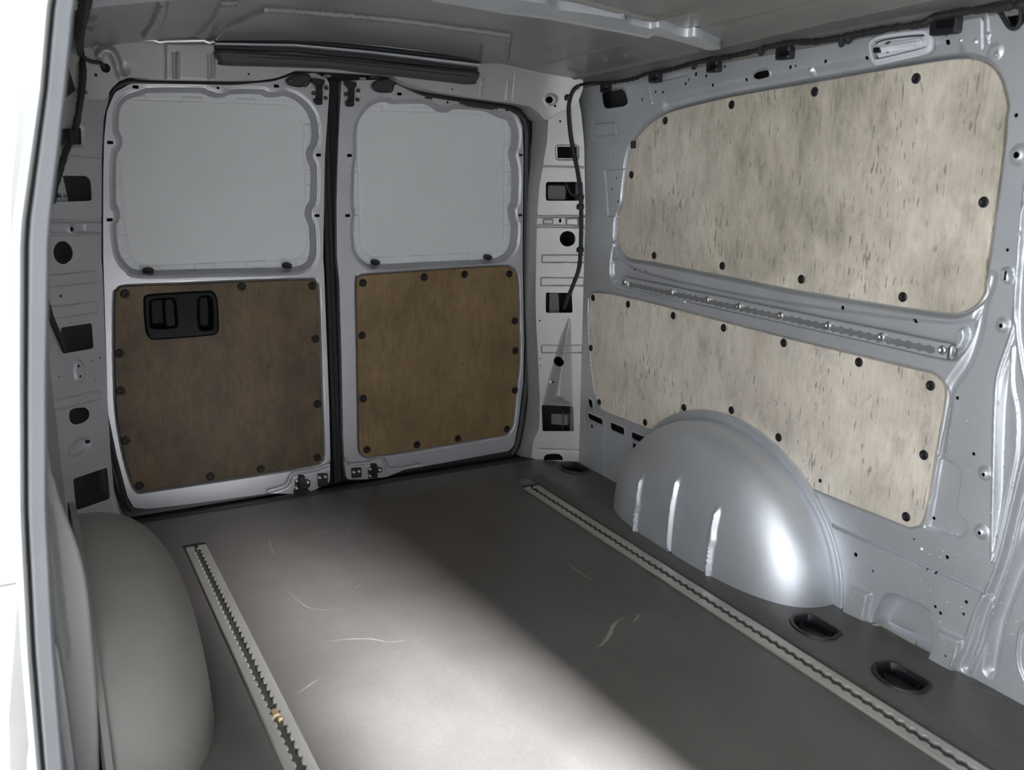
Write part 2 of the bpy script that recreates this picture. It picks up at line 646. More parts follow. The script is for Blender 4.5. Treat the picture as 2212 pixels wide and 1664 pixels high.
def put(name, me, pos, nrm, parent, scale=1.0, **kw):
    o = link(name, me, pos, parent, **kw)
    o.rotation_euler = Vector(nrm).to_track_quat('Z', 'Y').to_euler()
    o.scale = (scale,) * 3
    return o

# ------------------------------------------------------------------ the surfaces of the bay
WX = 0.77
RW = Plane((WX, 0, 0), (0, 0, 1), (-1, 0, 0))
DR = Plane((0, 0, 0), (0, 0, 1), (0, -1, 0))
FL = Plane((0, 0, 0), (0, 1, 0), (0, 0, 1))
_d = np.array([0.127, -0.105, 0.0])
DPR = Plane((0.645, -0.06, 0), (0, 0, 1), (-0.105, -0.127, 0))
DPL = Plane((-0.645, -0.06, 0), (0, 0, 1), (0.105, -0.127, 0))
HD = Plane((0, -0.08, 0), (0, 0, 1), (0, -1, 0), c=lambda u, v: 0.827 * 0.034 * np.log1p(np.exp(np.minimum((np.abs(u) - 0.667) / 0.034, 40))))
def roofz(x, y):
    return 1.316 + 0.036 * (-y - 0.08) - 0.142 * x * x
CE = Plane((0, 0, 0), (0, 1, 0), (0, 0, -1), c=lambda u, v: -roofz(u, v))

# ================================================================== SETTING
# ---- floor
cups_px = [(1754, 1357), (1941, 1466), (1246, 1011)]
cup_uv = [FL.at(p) for p in cups_px]
cup_uv[0] = (0.632, cup_uv[0][1]); cup_uv[1] = (0.632, cup_uv[1][1]); cup_uv[2] = (0.715, -0.21)
def cup_outline(c, s=1.0):
    # D shape: straight edge towards the wall
    a = np.linspace(math.radians(100), math.radians(260), 14)
    pts = [(c[0] + 0.012 + 0.048 * s * math.cos(t), c[1] + 0.058 * s * math.sin(t)) for t in a]
    pts += [(c[0] + 0.012 + 0.022 * s, c[1] - 0.050 * s), (c[0] + 0.012 + 0.030 * s, c[1] - 0.036 * s),
            (c[0] + 0.012 + 0.030 * s, c[1] + 0.036 * s), (c[0] + 0.012 + 0.022 * s, c[1] + 0.050 * s)]
    return np.array(pts)
floor_out = np.array([(-0.83, -2.84), (0.775, -2.84), (0.775, -0.165), (0.645, -0.06), (-0.645, -0.06), (-0.83, -0.20)])
v, f = sheet(FL, floor_out, [('line', np.array([(0.545, -0.25), (0.545, -2.84)]), 0.004, -0.006)], [cup_outline(c) for c in cup_uv], grid=0.01, lip=0.022, rim=0.02)
floor = mk('floor', v, f, FLOOR, kind='structure')

# ---- right wall
zw = lambda pts: Z(1200, 0, 1012 / 2212, pts)
zl = lambda pts: Z(1240, 560, 972 / 2212, pts)
up_px = zw([(290, 1090), (298, 1020), (318, 960), (325, 880), (345, 760), (370, 680), (420, 610), (490, 555), (570, 520), (830, 458), (1225, 388), (1700, 305), (1900, 279), (1990, 283), (2050, 312), (2090, 360), (2112, 420), (2126, 480), (2130, 515), (2122, 550), (2110, 700), (2085, 900), (2050, 1150), (2027, 1310), (2020, 1340), (2016, 1385), (1980, 1440), (1920, 1473), (1850, 1478), (1640, 1450), (1160, 1373), (790, 1300), (460, 1237), (350, 1218), (310, 1180), (292, 1130)])
lo_px = zl([(70, 210), (78, 185), (110, 165), (270, 192), (490, 247), (740, 312), (1030, 387), (1400, 478), (1700, 550), (1760, 566), (1800, 600), (1818, 650), (1808, 750), (1772, 950), (1740, 1150), (1710, 1280), (1690, 1308), (1650, 1318), (1610, 1305), (1400, 1222), (1190, 1135), (1150, 1108), (1110, 1058), (1050, 980), (960, 890), (850, 822), (740, 780), (640, 765), (560, 775), (480, 808), (440, 832), (405, 845), (350, 827), (160, 752), (120, 715), (95, 620), (80, 480), (70, 350)])
up_uv = crom(RW.px(up_px, -0.008), 4)
lo_uv = crom(RW.px(lo_px, 0.002), 4)
wall_out = RW.uv(np.array([(WX, -0.10, -0.02), (WX, -0.10, 1.20), (WX, -0.10, 1.262), (WX, -0.60, 1.285), (WX, -1.3, 1.315), (WX, -2.84, 1.36), (WX, -2.84, -0.02)]))
C = lambda p, r: circle(RW.at(p), r)
def Rq(p, a, b):
    c = RW.at(p)
    return rnd([(c[0] - a, c[1] - b), (c[0] + a, c[1] - b), (c[0] + a, c[1] + b), (c[0] - a, c[1] + b)], min(a, b) * 0.4, 2)
wall_holes = []
for p, r in [((1416, 198), .0045), ((1432, 199), .0045), ((1481, 181), .0045), ((1487, 172), .004), ((1525, 164), .0045), ((1539, 184), .0045), ((1565, 143), .0045), ((1611, 172), .0045), ((1718, 142), .003), ((1783, 132), .0045), ((1870, 125), .0042), ((2044, 75), .0032), ((1278, 229), .003), ((2195, 249), .004), ((2204, 335), .0062), ((2168, 703), .0042), ((2068, 860), .0038), ((2103, 981), .0038), ((2131, 1024), .0038), ((2122, 1150), .0038), ((2009, 1122), .0038), ((1974, 1165), .0024), ((2046, 1204), .0044), ((2005, 1230), .0022), ((2023, 1238), .003), ((2090, 1300), .004), ((2023, 1310), .0038), ((2034, 1324), .0038), ((2084, 1326), .0034), ((2055, 1413), .0026), ((1851, 1198), .0052), ((1888, 1233), .003), ((1325, 339), .0036), ((1329, 385), .0038), ((1320, 409), .0038), ((1332, 436), .0038), ((2176, 540), .0034)]:
    wall_holes.append(C(p, r))
for p, a, b in [((1503, 160), .005, .005), ((1707, 145), .0042, .0042), ((2046, 91), .0045, .0045), ((1387, 215), .004, .004), ((1366, 582), .007, .003), ((1395, 586), .003, .004), ((1820, 665), .0042, .0045), ((1972, 694), .0042, .0045), ((2180, 595), .0022, .009), ((1370, 964), .009, .008), ((1278, 921), .007, .006)]:
    wall_holes.append(Rq(p, a, b))
big_holes = [rnd(RW.px(q), 0.008, 4) for q in [
    [(1301, 201), (1345, 192), (1353, 199), (1359, 223), (1350, 230), (1312, 235), (1305, 228)],
    [(1629, 162), (1636, 156), (1660, 151), (1664, 158), (1661, 166), (1636, 172), (1629, 168)],
    [(1272, 860), (1281, 866), (1282, 884), (1273, 876)],
    [(1271, 892), (1303, 906), (1303, 918), (1273, 904)],
    [(1320, 912), (1350, 925), (1350, 940), (1321, 928)],
    [(1365, 933), (1401, 947), (1400, 962), (1366, 947)],
    [(2168, 22), (2183, 56), (2192, 64), (2204, 60), (2225, 30), (2215, 4), (2190, 2)],
]]
wall_holes += big_holes
px = RW.px
bosses = [('dome', RW.at((2204, 335)), .022, .012, .35), ('dome', RW.at((2168, 703)), .017, .009, .3), ('dome', RW.at((2130, 1023)), .017, .010, .3), ('dome', RW.at((2121, 1149)), .017, .010, .3),
          ('dome', RW.at((1749, 155)), .012, .008, .1), ('dome', RW.at((2150, 112)), .018, .004, .5), ('dome', RW.at((2156, 119)), .006, .004, .1), ('dome', RW.at((2107, 90)), .006, .003, .1), ('dome', RW.at((2074, 88)), .005, .003, .1), ('dome', RW.at((2135, 76)), .006, .004, .1), ('dome', RW.at((1999, 1088)), .007, .003, .1), ('dome', RW.at((1989, 1187)), .007, .003, .1), ('dome', RW.at((2205, 505)), .006, .003, .1)]
wf = [
    ('in', offset(up_uv, 0.013), -0.020, 0.011),
    ('line', RW.px([(1440, 228), (1560, 200), (1830, 150), (2060, 112)]), 0.026, -0.012),
    ('in', offset(lo_uv, 0.007), -0.008, 0.007),
    # belt channel under the window panel
    ('in', crom(px([(1322, 560), (1318, 590), (1325, 607), (1345, 621), (1500, 655), (1700, 701), (1900, 748), (2040, 782), (2075, 776), (2098, 740), (2112, 690), (2112, 665), (2050, 692), (1700, 650), (1500, 612), (1400, 588), (1360, 572), (1340, 556)]), 3), -0.010, 0.012),
    ('line', crom(px([(1328, 520), (1322, 545), (1319, 585), (1325, 608), (1345, 623), (1480, 652)]), 4, False), 0.007, 0.006),
    ('line', crom(px([(2140, 600), (2135, 621), (2120, 662), (2109, 722), (2087, 785), (2052, 838), (2042, 897), (2029, 982)]), 4, False), 0.016, -0.009),
    # boss at the end of the wall rail
    ('in', rnd(px([(2061, 712), (2086, 704), (2091, 730), (2078, 758), (2062, 760)]), .008), 0.014, .007),
    # L-shaped pressing
    ('in', rnd(px([(2022, 984), (2060, 1000), (2079, 1022), (2066, 1108), (2092, 1130), (2090, 1152), (2072, 1171), (1992, 1142), (2000, 1120)]), .012), -0.012, 0.008),
    # rocker seam
    ('in', px([(1700, 1090), (1790, 1131), (2135, 1284), (2150, 1310), (2080, 1520), (1700, 1340)]), 0.004, 0.004),
    ('line', px([(1775, 1124), (2137, 1284)]), 0.0035, -0.004),
    # pockets at the floor
    ('in', rnd(px([(1842, 1261), (1889, 1281), (1877, 1346), (1824, 1322)]), .006), 0.014, 0.008),
    ('in', rnd(px([(1906, 1286), (1925, 1278), (1990, 1304), (2016, 1322), (2020, 1345), (2010, 1425), (1880, 1362), (1884, 1330)]), .014), -0.045, 0.018),
    ('in', rnd(px([(2034, 1355), (2090, 1380), (2071, 1455), (2008, 1424)]), .006), 0.014, 0.008),
    # pillar pressings at the front edge of the view
    ('line', crom(px([(2250, 60), (2225, 400), (2212, 461), (2204, 554), (2193, 684), (2184, 729), (2161, 796), (2153, 841), (2149, 944), (2144, 1211)]), 4, False), 0.006, 0.0045),
    ('line', crom(px([(2216, 400), (2200, 610), (2198, 703), (2204, 759), (2222, 850), (2270, 1010), (2320, 1200)]), 4, False), 0.006, 0.0045),
    ('line', crom(px([(2189, 751), (2186, 800), (2188, 840), (2198, 897), (2196, 977), (2184, 1043), (2162, 1150), (2146, 1212)]), 4, False), 0.006, 0.004),
    ('in', crom(px([(2188, 765), (2168, 800), (2157, 850), (2152, 950), (2148, 1170), (2180, 1040), (2192, 975), (2193, 900), (2184, 840)]), 3), -0.008, 0.012),
    ('line', crom(px([(2300, 60), (2285, 350), (2262, 700), (2230, 930), (2210, 1005), (2184, 1112), (2163, 1198), (2137, 1270), (2112, 1322), (2093, 1380), (2067, 1440)]), 4, False), 0.007, 0.006),
    ('line', crom(px([(2314, 60), (2299, 350), (2275, 710), (2240, 960), (2222, 1010), (2196, 1112), (2175, 1200), (2148, 1277), (2126, 1330), (2108, 1390), (2086, 1445)]), 4, False), 0.009, -0.010),
    ('line', crom(px([(2325, 60), (2310, 350), (2286, 720), (2240, 1000), (2206, 1120), (2186, 1205), (2160, 1283), (2140, 1335), (2122, 1395), (2100, 1450)]), 4, False), 0.006, 0.005),
    ('line', crom(px([(2345, 60), (2325, 400), (2290, 900), (2230, 1140), (2195, 1240), (2168, 1310), (2153, 1360), (2138, 1450)]), 4, False), 0.018, -0.016),
    ('line', crom(px([(2230, 1330), (2206, 1365), (2200, 1420), (2210, 1460), (2235, 1490), (2330, 1555), (2420, 1590), (2450, 1500), (2430, 1430), (2330, 1365), (2262, 1335), (2230, 1330)]), 4, False), 0.005, 0.006),
    # embossed rectangles at the rear end
    ('in', rnd(px([(1284, 266), (1331, 263), (1334, 292), (1287, 297)]), .010), 0.004, .005),
    ('in', rnd(px([(1304, 366), (1348, 363), (1338, 470), (1312, 470)]), .008), -0.004, .006),
    ('line', px([(1402, 190), (1410, 224)]), .004, .006), ('line', px([(1404, 180), (1484, 160)]), .004, -.004),
    ('in', rnd(px([(2163, 578), (2188, 574), (2194, 604), (2186, 616), (2164, 612)]), .008), 0.012, .007),
    ('line', px([(2122, 15), (2124, 105)]), .004, -.003), ('line', px([(2131, 20), (2135, 92)]), .003, .003),
    ('line', px([(1268, 720), (1262, 980)]), .004, -.002), ('line', px([(1306, 900), (1304, 1030)]), .003, .002),
] + bosses
# slot edges stand up a little
for q in big_holes[:6]:
    wf.append(('line', np.vstack([q, q[:1]]), .006, .003))
v, f = sheet(RW, wall_out, wf, wall_holes, grid=0.003, lip=0.0025, rim=0)
wall_right = mk('wall_right', v, f, SILVER, kind='structure')
# outer skin keeps the cavity dark
sk = Plane((0.86, 0, 0), (0, 0, 1), (-1, 0, 0))
v, f = slab(sk, sk.uv(np.array([(0.86, 0.12, -0.3), (0.86, 0.12, 1.42), (0.86, -2.95, 1.42), (0.86, -2.95, -0.3)])), -0.01, 0.0, 0.001)
mk('outer_skin', v, f, DARK, wall_right)
# notch clip in the window return
v, f = bar(RW, RW.at((1367, 313)), 0.006, 0.010, -0.006, 0.004)
mk('panel_clip', v, f, BLACK, wall_right, label='small black clip')

v, f = tube(RW.P(RW.px([(1884, 1352), (1904, 1350), (1940, 1370), (1978, 1391)], .004), .004), .004, 6)
mk('drain_strip', v, f, ALU, wall_right)
# ---- rear pillars
dpr_px = [(1184, 250), (1184, 263), (1182, 305), (1172, 362), (1164, 410), (1160, 469), (1158, 565), (1157, 639), (1158, 697), (1162, 766), (1166, 863), (1165, 926), (1152, 954), (1146, 998), (1253, 998), (1254, 876), (1258, 738), (1261, 600), (1265, 481), (1262, 311), (1256, 245), (1250, 215), (1236, 205), (1200, 236)]
po = DPR.px(dpr_px)
U_, V_ = po[:, 0], po[:, 1]
D_ = lambda p, r, ry=None, rot=0: circle(DPR.at(p), r, 16, ry, rot)
Q_ = lambda pts, r=.004: rnd(DPR.px(pts), r, 3)
dh = [D_((1210, 262), .0035), Q_([(1203, 317), (1246, 317), (1246, 342), (1204, 342)], .003),
      Q_([(1179, 393), (1259, 393), (1259, 434), (1179, 434)], .008), D_((1210, 477), .0045, .007), D_((1226, 516), .026, .025),
      Q_([(1179, 632), (1235, 633), (1237, 676), (1179, 676)], .006), D_((1208, 780), .019, .016), Q_([(1170, 875), (1238, 878), (1240, 932), (1172, 932)], .005),
      D_((1195, 825), .0035), D_((1166, 693), .003), D_((1167, 775), .002), D_((1167, 790), .002),
      np.vstack([DPR.px([(1174, 994.5)]), crom(DPR.px([(1175, 988), (1182, 982), (1206, 981), (1215, 988)]), 4, False), DPR.px([(1216, 994.5)])])]
df = [('in', Q_([(1170, 550), (1264, 550), (1264, 568), (1170, 568)], .003), .004, .003), ('in', Q_([(1168, 599), (1262, 599), (1262, 618), (1168, 618)], .003), .004, .003),
      ('in', Q_([(1169, 745), (1259, 745), (1259, 763), (1169, 763)], .003), .004, .003),
      ('in', Q_([(1227, 684), (1236, 684), (1240, 878), (1170, 878), (1181, 830), (1206, 740)], .006), .030, .048),
      ('line', DPR.px([(1160, 468), (1262, 468)]), .005, -.005), ('line', DPR.px([(1160, 488), (1262, 490)]), .006, .005), ('in', Q_([(1172, 472), (1196, 472), (1196, 486), (1172, 486)], .005), .006, .006), ('in', Q_([(1222, 470), (1252, 468), (1252, 490), (1222, 488)], .006), .009, .006),
      ('line', DPR.px([(1164, 971), (1253, 974)]), .004, -.005), ('line', DPR.px([(1172, 359), (1262, 361)]), .003, -.003),
      ('in', offset(dh[1], .007), -.004, .004), ('dome', DPR.at((1195, 825)), .013, -.004, .5)]
v, f = sheet(DPR, po, df, dh, grid=0.003, lip=0.003, rim=0)
# return of the pillar into the door aperture
edge = DPR.P(crom(DPR.px([(1236, 186), (1160, 186), (1172, 205), (1183, 235)] + dpr_px[1:14]), 4, False))
edge = edge[4:]
ret = edge + np.array([-0.004, 0.095, 0.0])
n = len(edge)
v2, f2 = np.vstack([edge, ret]), [(i, i + 1, n + i + 1, n + i) for i in range(n - 1)]
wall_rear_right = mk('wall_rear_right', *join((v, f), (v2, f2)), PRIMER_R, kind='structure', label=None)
# inside of the right pillar: latch box and strap behind the lowest opening, brackets behind others
c = DPR.at((1207, 910))
v, f = bar(DPR, c, .030, .020, -.050, -.018, .003)
vent = mk('vent_box', v, f, DARK, wall_rear_right, label='grey vent box behind the lowest pillar opening')
v, f = bar(DPR, (c[0] + .012, c[1] - .002), .0018, .034, -.018, -.015, .0005)
mk('strap', v, f, BLACK, vent)
c = DPR.at((1207, 417))
v, f = bar(DPR, (c[0] - .012, c[1]), .030, .024, -.045, -.030, .003)
br = mk('inner_bracket', v, f, DARK, wall_rear_right)
c = DPR.at((1203, 654))
v, f = sheet(DPR, rnd(np.array([(c[0] - .03, c[1] - .04), (c[0] + .004, c[1] - .04), (c[0] - .001, c[1] + .04), (c[0] - .03, c[1] + .04)]), .004), [], [], grid=.01, h0=-.03, rim=.02)
mk('inner_bracket', v, f, DARK, wall_rear_right)

dpl_px = [(168, 192), (205, 190), (236, 192), (236, 209), (224, 256), (220, 336), (219, 559), (222, 594), (232, 863), (239, 981), (246, 1060), (256, 1100), (272, 1141), (160, 1168)]
po = DPL.px(dpl_px)
po = np.vstack([po, [(DPL.uv(np.array([(-0.80, -0.188, 0.0)]))[0][0], -0.01), (DPL.uv(np.array([(-0.80, -0.188, 0.0)]))[0][0], 0.72), (DPL.uv(np.array([(-0.745, -0.143, 0)]))[0][0], 1.10)]])
E_ = lambda p, r, ry=None, rot=0: circle(DPL.at(p), r, 16, ry, rot)
H_ = lambda pts, r=.005: rnd(DPL.px(pts), r, 3)
lh = [H_([(128, 279), (178, 276), (179, 313), (128, 313)], .004), H_([(112, 380), (188, 380), (197, 390), (199, 434), (112, 437)], .008),
      E_((152, 495), .006, .007), E_((137, 546), .030, .029), E_((131, 640), .0045), H_([(131, 708), (199, 698), (203, 753), (135, 765)], .007), E_((200, 779), .0024), E_((217, 773), .0035), E_((168, 791), .0042), E_((172, 813), .0042), E_((127, 813), .0024), E_((206, 821), .0024),
      H_([(150, 888), (160, 882), (186, 880), (195, 890), (193, 906), (182, 914), (160, 919), (149, 909)], .012), E_((193, 955), .0055), H_([(158, 1035), (232, 1010), (239, 1078), (165, 1104)], .006), E_((231, 1091), .0025), E_((217, 1114), .0035), E_((170, 1132), .0035), E_((152, 697), .002)]
lf = [('in', H_([(100, 594), (206, 584), (210, 611), (100, 623)], .003), .004, .003), ('in', H_([(100, 663), (208, 650), (212, 676), (100, 692)], .003), .004, .003), ('in', H_([(100, 868), (217, 841), (219, 863), (100, 892)], .003), .004, .003),
      ('in', circle(DPL.at((171, 802)), .018, 24, .031), .004, .004), ('in', circle(DPL.at((172, 967)), .040, 28, .024, .30), -.012, .014),
      ('line', DPL.px([(100, 478), (219, 478)]), .006, -.005), ('line', DPL.px([(100, 505), (215, 506)]), .006, .005), ('in', H_([(165, 482), (186, 482), (186, 504), (165, 504)], .006), -.005, .005), ('in', offset(circle(DPL.at((152, 495)), .010, 12), .004), .006, .005),
      ('line', DPL.px([(120, 332), (220, 341)]), .003, -.003), ('in', offset(lh[0], .006), -.004, .004), ('line', DPL.px([(240, 1072), (250, 1110), (262, 1141)]), .004, -.004), ('line', DPL.px([(185, 1145), (252, 1122)]), .003, -.003)]
v, f = sheet(DPL, po, lf, lh, grid=0.003, lip=0.003, rim=0)
edge = DPL.P(crom(DPL.px([(275, 145), (262, 172)] + dpl_px[3:13]), 4, False))
ret = edge + np.array([0.004, 0.095, 0.0])
n = len(edge)
wall_rear_left = mk('wall_rear_left', *join((v, f), (np.vstack([edge, ret]), [(i + 1, i, n + i, n + i + 1) for i in range(n - 1)])), PRIMER, kind='structure')
c = DPL.at((142, 410))
v, f = sheet(DPL, rnd(np.array([(c[0] - .05, c[1] - .035), (c[0] + .025, c[1] - .035), (c[0] + .015, c[1] + .035), (c[0] - .05, c[1] + .035)]), .006), [('dome', (c[0] - .02, c[1]), .02, -.006, .4)], [circle((c[0] - .003, c[1] - .014), .009), circle((c[0] + .0, c[1] + .015), .005), circle((c[0] + .016, c[1] - .016), .006)], grid=.006, h0=-.022, rim=.01)
mk('inner_bracket', v, f, PRIMER, wall_rear_left)
c = DPL.at((150, 735))
v, f = tube(DPL.P([(c[0] - .012, c[1] - .05), (c[0] - .010, c[1] + .05)], -.045), .012, 10)
mk('inner_bracket', v, f, DARK, wall_rear_left)

# ---- header over the doors
hd_low = [(1248, 224), (1200, 246), (1178, 262), (1165, 245), (1148, 231), (1100, 222), (1021, 211), (950, 200), (905, 190), (862, 172), (840, 163), (640, 152), (600, 168), (560, 174), (500, 175), (330, 172), (283, 166), (256, 176), (240, 192), (228, 215), (170, 215)]
hb = HD.px(hd_low)
ho = np.vstack([hb[::-1], [(0.755, 1.21), (0.755, 1.40), (-0.72, 1.40)]])
G_ = lambda pts, r=.004: rnd(HD.px(pts), r, 3)
hf = [('line', HD.px([(376, 115), (377, 168)]), .006, -.007), ('line', HD.px([(383, 115), (384, 168)]), .005, .005), ('line', HD.px([(452, 120), (452, 168)]), .006, -.006), ('line', HD.px([(459, 118), (460, 168)]), .005, .005),
      ('line', HD.px([(356, 95), (357, 170)]), .002, -.003), ('in', G_([(358, 93), (465, 94), (465, 172), (358, 172)], .004), .003, .003),
      ('line', HD.px([(1043, 172), (1037, 206)]), .006, .006), ('line', HD.px([(1098, 176), (1094, 214)]), .006, .006), ('line', HD.px([(1110, 160), (1105, 218)]), .003, -.003),
      ('dome', HD.at((1189, 215)), .022, .006, .45), ('line', crom(HD.px([(215, 120), (225, 110), (240, 112), (252, 135), (262, 165)]), 4, False), .016, .010), ('dome', HD.at((268, 150)), .020, -.006, .2)]
hh = [circle(HD.at((1185, 216)), .0105, 16), circle(HD.at((537, 160)), .0028), circle(HD.at((977, 193)), .0028), circle(HD.at((228, 147)), .0115, 16), circle(HD.at((207, 162)), .0042), circle(HD.at((186, 200)), .0042), circle(HD.at((1199, 229)), .0035)]
v, f = sheet(HD, ho, hf, hh, grid=0.0035, lip=0.003, rim=0)
edge = HD.P(crom(hb[2:-1], 4, False))
ret = edge + np.array([0, 0.10, 0.004])
n = len(edge)
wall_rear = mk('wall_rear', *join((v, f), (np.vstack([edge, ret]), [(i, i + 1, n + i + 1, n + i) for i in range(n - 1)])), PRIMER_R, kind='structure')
# outer skin behind the doors
ok_ = Plane((0, 0.11, 0), (0, 0, 1), (0, -1, 0))
v, f = slab(ok_, np.array([(-.82, -0.3), (.92, -0.3), (.92, 1.42), (-.70, 1.42), (-.80, 1.0)]), -0.01, 0, .001)
mk('outer_skin', v, f, DARK, wall_rear)

# ---- ceiling
cpx = lambda pts, h=0: CE.px(pts, h)
co = np.array([(-0.80, -2.84), (0.71, -2.84), (0.71, -0.05), (-0.80, -0.05)])
cf = [
    # reinforcement over the header
    ('in', rnd(cpx([(570, 14), (700, 24), (840, 37), (980, 55), (1107, 73), (1100, 128), (1020, 130), (640, 78), (460, 78), (485, 50)]), .004), .012, .006),
    ('line', cpx([(1043, 85), (1040, 120)]), .008, .006), ('line', cpx([(1096, 82), (1094, 118)]), .008, -.004),
    # gussets on the left
    ('in', rnd(cpx([(303, 74), (322, 46), (340, 0), (366, 0), (359, 38), (345, 60), (327, 76)]), .006), .012, .008),
    ('in', rnd(cpx([(420, 72), (452, 38), (472, 0), (520, 0), (470, 36), (458, 68), (440, 76)]), .006), .012, .008),
    ('dome', CE.at((200, 36)), .016, .010, .1), ('dome', CE.at((200, 58)), .016, .010, .1),
    # long swages
    ('line', cpx([(1180, 103), (1300, 70)]), .010, -.004), ('line', cpx([(1180, 138), (1400, 82)]), .010, .004),
    ('line', crom(cpx([(1180, -22), (1259, 0), (1364, 29), (1400, 37), (1422, 37), (1445, 30), (1573, 0), (1800, -50)]), 5, False), .012, .009),
    ('line', cpx([(1462, 72), (1760, 6), (2000, -45)]), .014, -.006),
    ('line', cpx([(1556, 100), (1760, 50), (1950, 8), (2150, -35)]), .012, .006),
    ('line', cpx([(1240, 168), (1505, 110)]), .012, .006),
    ('dome', CE.at((1308, 128)), .010, .006, .1), ('dome', CE.at((1350, 120)), .010, .006, .1),
    ('line', cpx([(1246, 50), (1250, 90), (1240, 150)]), .03, -.004),
]
v, f = sheet(CE, co, cf, [], grid=0.005, coarse=4, rim=0)
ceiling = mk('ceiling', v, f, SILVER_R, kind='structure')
# roof bow across the bay, with the hat-section notches of its front flange
bow_lo = cpx([(870, -8), (938, 0), (1087, 26), (1180, 38), (1280, 57), (1400, 80), (1404, 77), (1415, 76), (1529, 109), (1556, 107)], .018)
bow_hi = cpx([(1556, 102), (1534, 92), (1518, 84), (1497, 78), (1488, 81), (1462, 76), (1453, 70), (1418, 58), (1408, 63), (1358, 52), (1349, 42), (1206, 21), (1180, 9), (1060, -8)], .018)
bo = np.vstack([bow_lo[1:], bow_hi[:-1], [(0.76, bow_hi[-2][1] - .0), (0.76, bow_lo[1][1])]])
v, f = sheet(CE, bo, [('line', bow_lo[1:7], .012, .004)], [], grid=.006, h0=.018, rim=.020)
mk('roof_bow', v, f, SILVER, ceiling, label='pale cross bow under the dark roof skin')
# cant rail between roof and right wall
ys = np.linspace(-0.08, -2.84, 40)
prof = [(0.690, 0.012), (0.712, -0.004), (0.735, -0.010), (0.752, -0.022), (0.768, -0.050), (0.772, -0.07)]
V = []
for y in ys:
    for x, dz in prof:
        V.append((x, y, roofz(0.69, y) + dz * (0.6 + 0.0 * y)))
v, f = np.array(V), grid_faces(len(ys), len(prof), True)
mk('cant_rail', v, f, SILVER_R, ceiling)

# ================================================================== REAR DOORS
PIN = pin_mesh('push_pin', 0.0108, BLACK)
PIN_D = pin_mesh('push_pin_brown', 0.0122, PINB)
BOLT = pin_mesh('hex_bolt', 0.0062, GREASE)
SCREW = pin_mesh('bright_screw', 0.0048, STEEL)

def door(name, out_px, win_px, ply_px, slots, dots, plugs, pins, mply, lbl, ply_lbl, feats, side, ply_hole=None):
    out = DR.px(out_px)
    win = DR.px(win_px)
    win = crom(win, 4)
    pl_ = crom(DR.px(ply_px, -0.003), 3)
    rec = offset(pl_, 0.008)
    fts = [('in', win, -0.038, 0.017), ('in', offset(win, .007), -.003, .007), ('in', rec, -0.013, 0.008)] + feats
    hs = []
    for p in slots:
        c = DR.at(p)
        hs.append(rnd([(c[0] - .0075, c[1] - .0042), (c[0] + .0075, c[1] - .0042), (c[0] + .0075, c[1] + .0042), (c[0] - .0075, c[1] + .0042)], .0015, 2))
    for p in dots:
        hs.append(circle(DR.at(p), .0038))
    if ply_hole is not None:
        hs.append(ply_hole)
    v, f = sheet(DR, out, fts, hs, grid=0.0035, lip=0.003, rim=0.05)
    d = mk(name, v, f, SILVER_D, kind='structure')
    # white infill panel in the window recess, with its glue line and tabs
    inn = offset(win, -0.013)
    c0, c1 = inn.min(0), inn.max(0)
    m_ = .024
    gl = rnd(np.array([(c0[0] + m_, c0[1] + m_), (c1[0] - m_, c0[1] + m_), (c1[0] - m_, c1[1] - m_), (c0[0] + m_, c1[1] - m_)]), .06, 6)
    ff = [('line', np.vstack([gl, gl[:1]]), .004, -.002)]
    for k in range(7):
        t = (k + .7) / 7.6
        x = c0[0] + t * (c1[0] - c0[0])
        if k % 2 == 0:
            for y0, y1 in ((c0[1] + .004, c0[1] + m_), (c1[1] - m_ - .006, c1[1] - .012)):
                ff.append(('in', np.array([(x, y0), (x + .055, y0), (x + .055, y1), (x, y1)]), .0022, .0022))
        y = c0[1] + t * (c1[1] - c0[1])
        if k % 2 == 1:
            for x0, x1 in ((c1[0] - m_, c1[0] - .004), (c0[0] + .004, c0[0] + m_)):
                ff.append(('in', np.array([(x0, y), (x1, y), (x1, y + .045), (x0, y + .045)]), .0022, .0022))
        for x0, x1 in ((c1[0] - m_, c1[0] - .004), (c0[0] + .004, c0[0] + m_)):
            ff.append(('line', np.array([(x0, y), (x1, y)]), .0035, -.002))
    v, f = sheet(DR, inn, ff, [], grid=0.004, rim=.004, h0=-.036)
    mk('infill_panel', v, f, INFILL, d, label='plain off-white panel filling the window opening')
    p = None
    v, f = slab(DR, pl_, -0.012, -0.003, .0012, [ply_hole] if ply_hole is not None else [])
    p = mk('plywood_panel', v, f, mply, d, label=ply_lbl)
    for q in pins:
        uv = DR.at(q, -.003)
        put('push_pin', PIN_D, DR.P(uv, -.003)[0], DR.N, p)
    for q in plugs:
        uv = DR.at(q, -.014)
        pos = DR.P(uv, -.016)[0]
        v, f = lathe([(.015, -.004), (.015, .001), (.010, .003), (.005, .002)], 16, (0, -0.40, 0.92), pos)
        mk('oval_plug', v, f, BLACK, d)
    return d

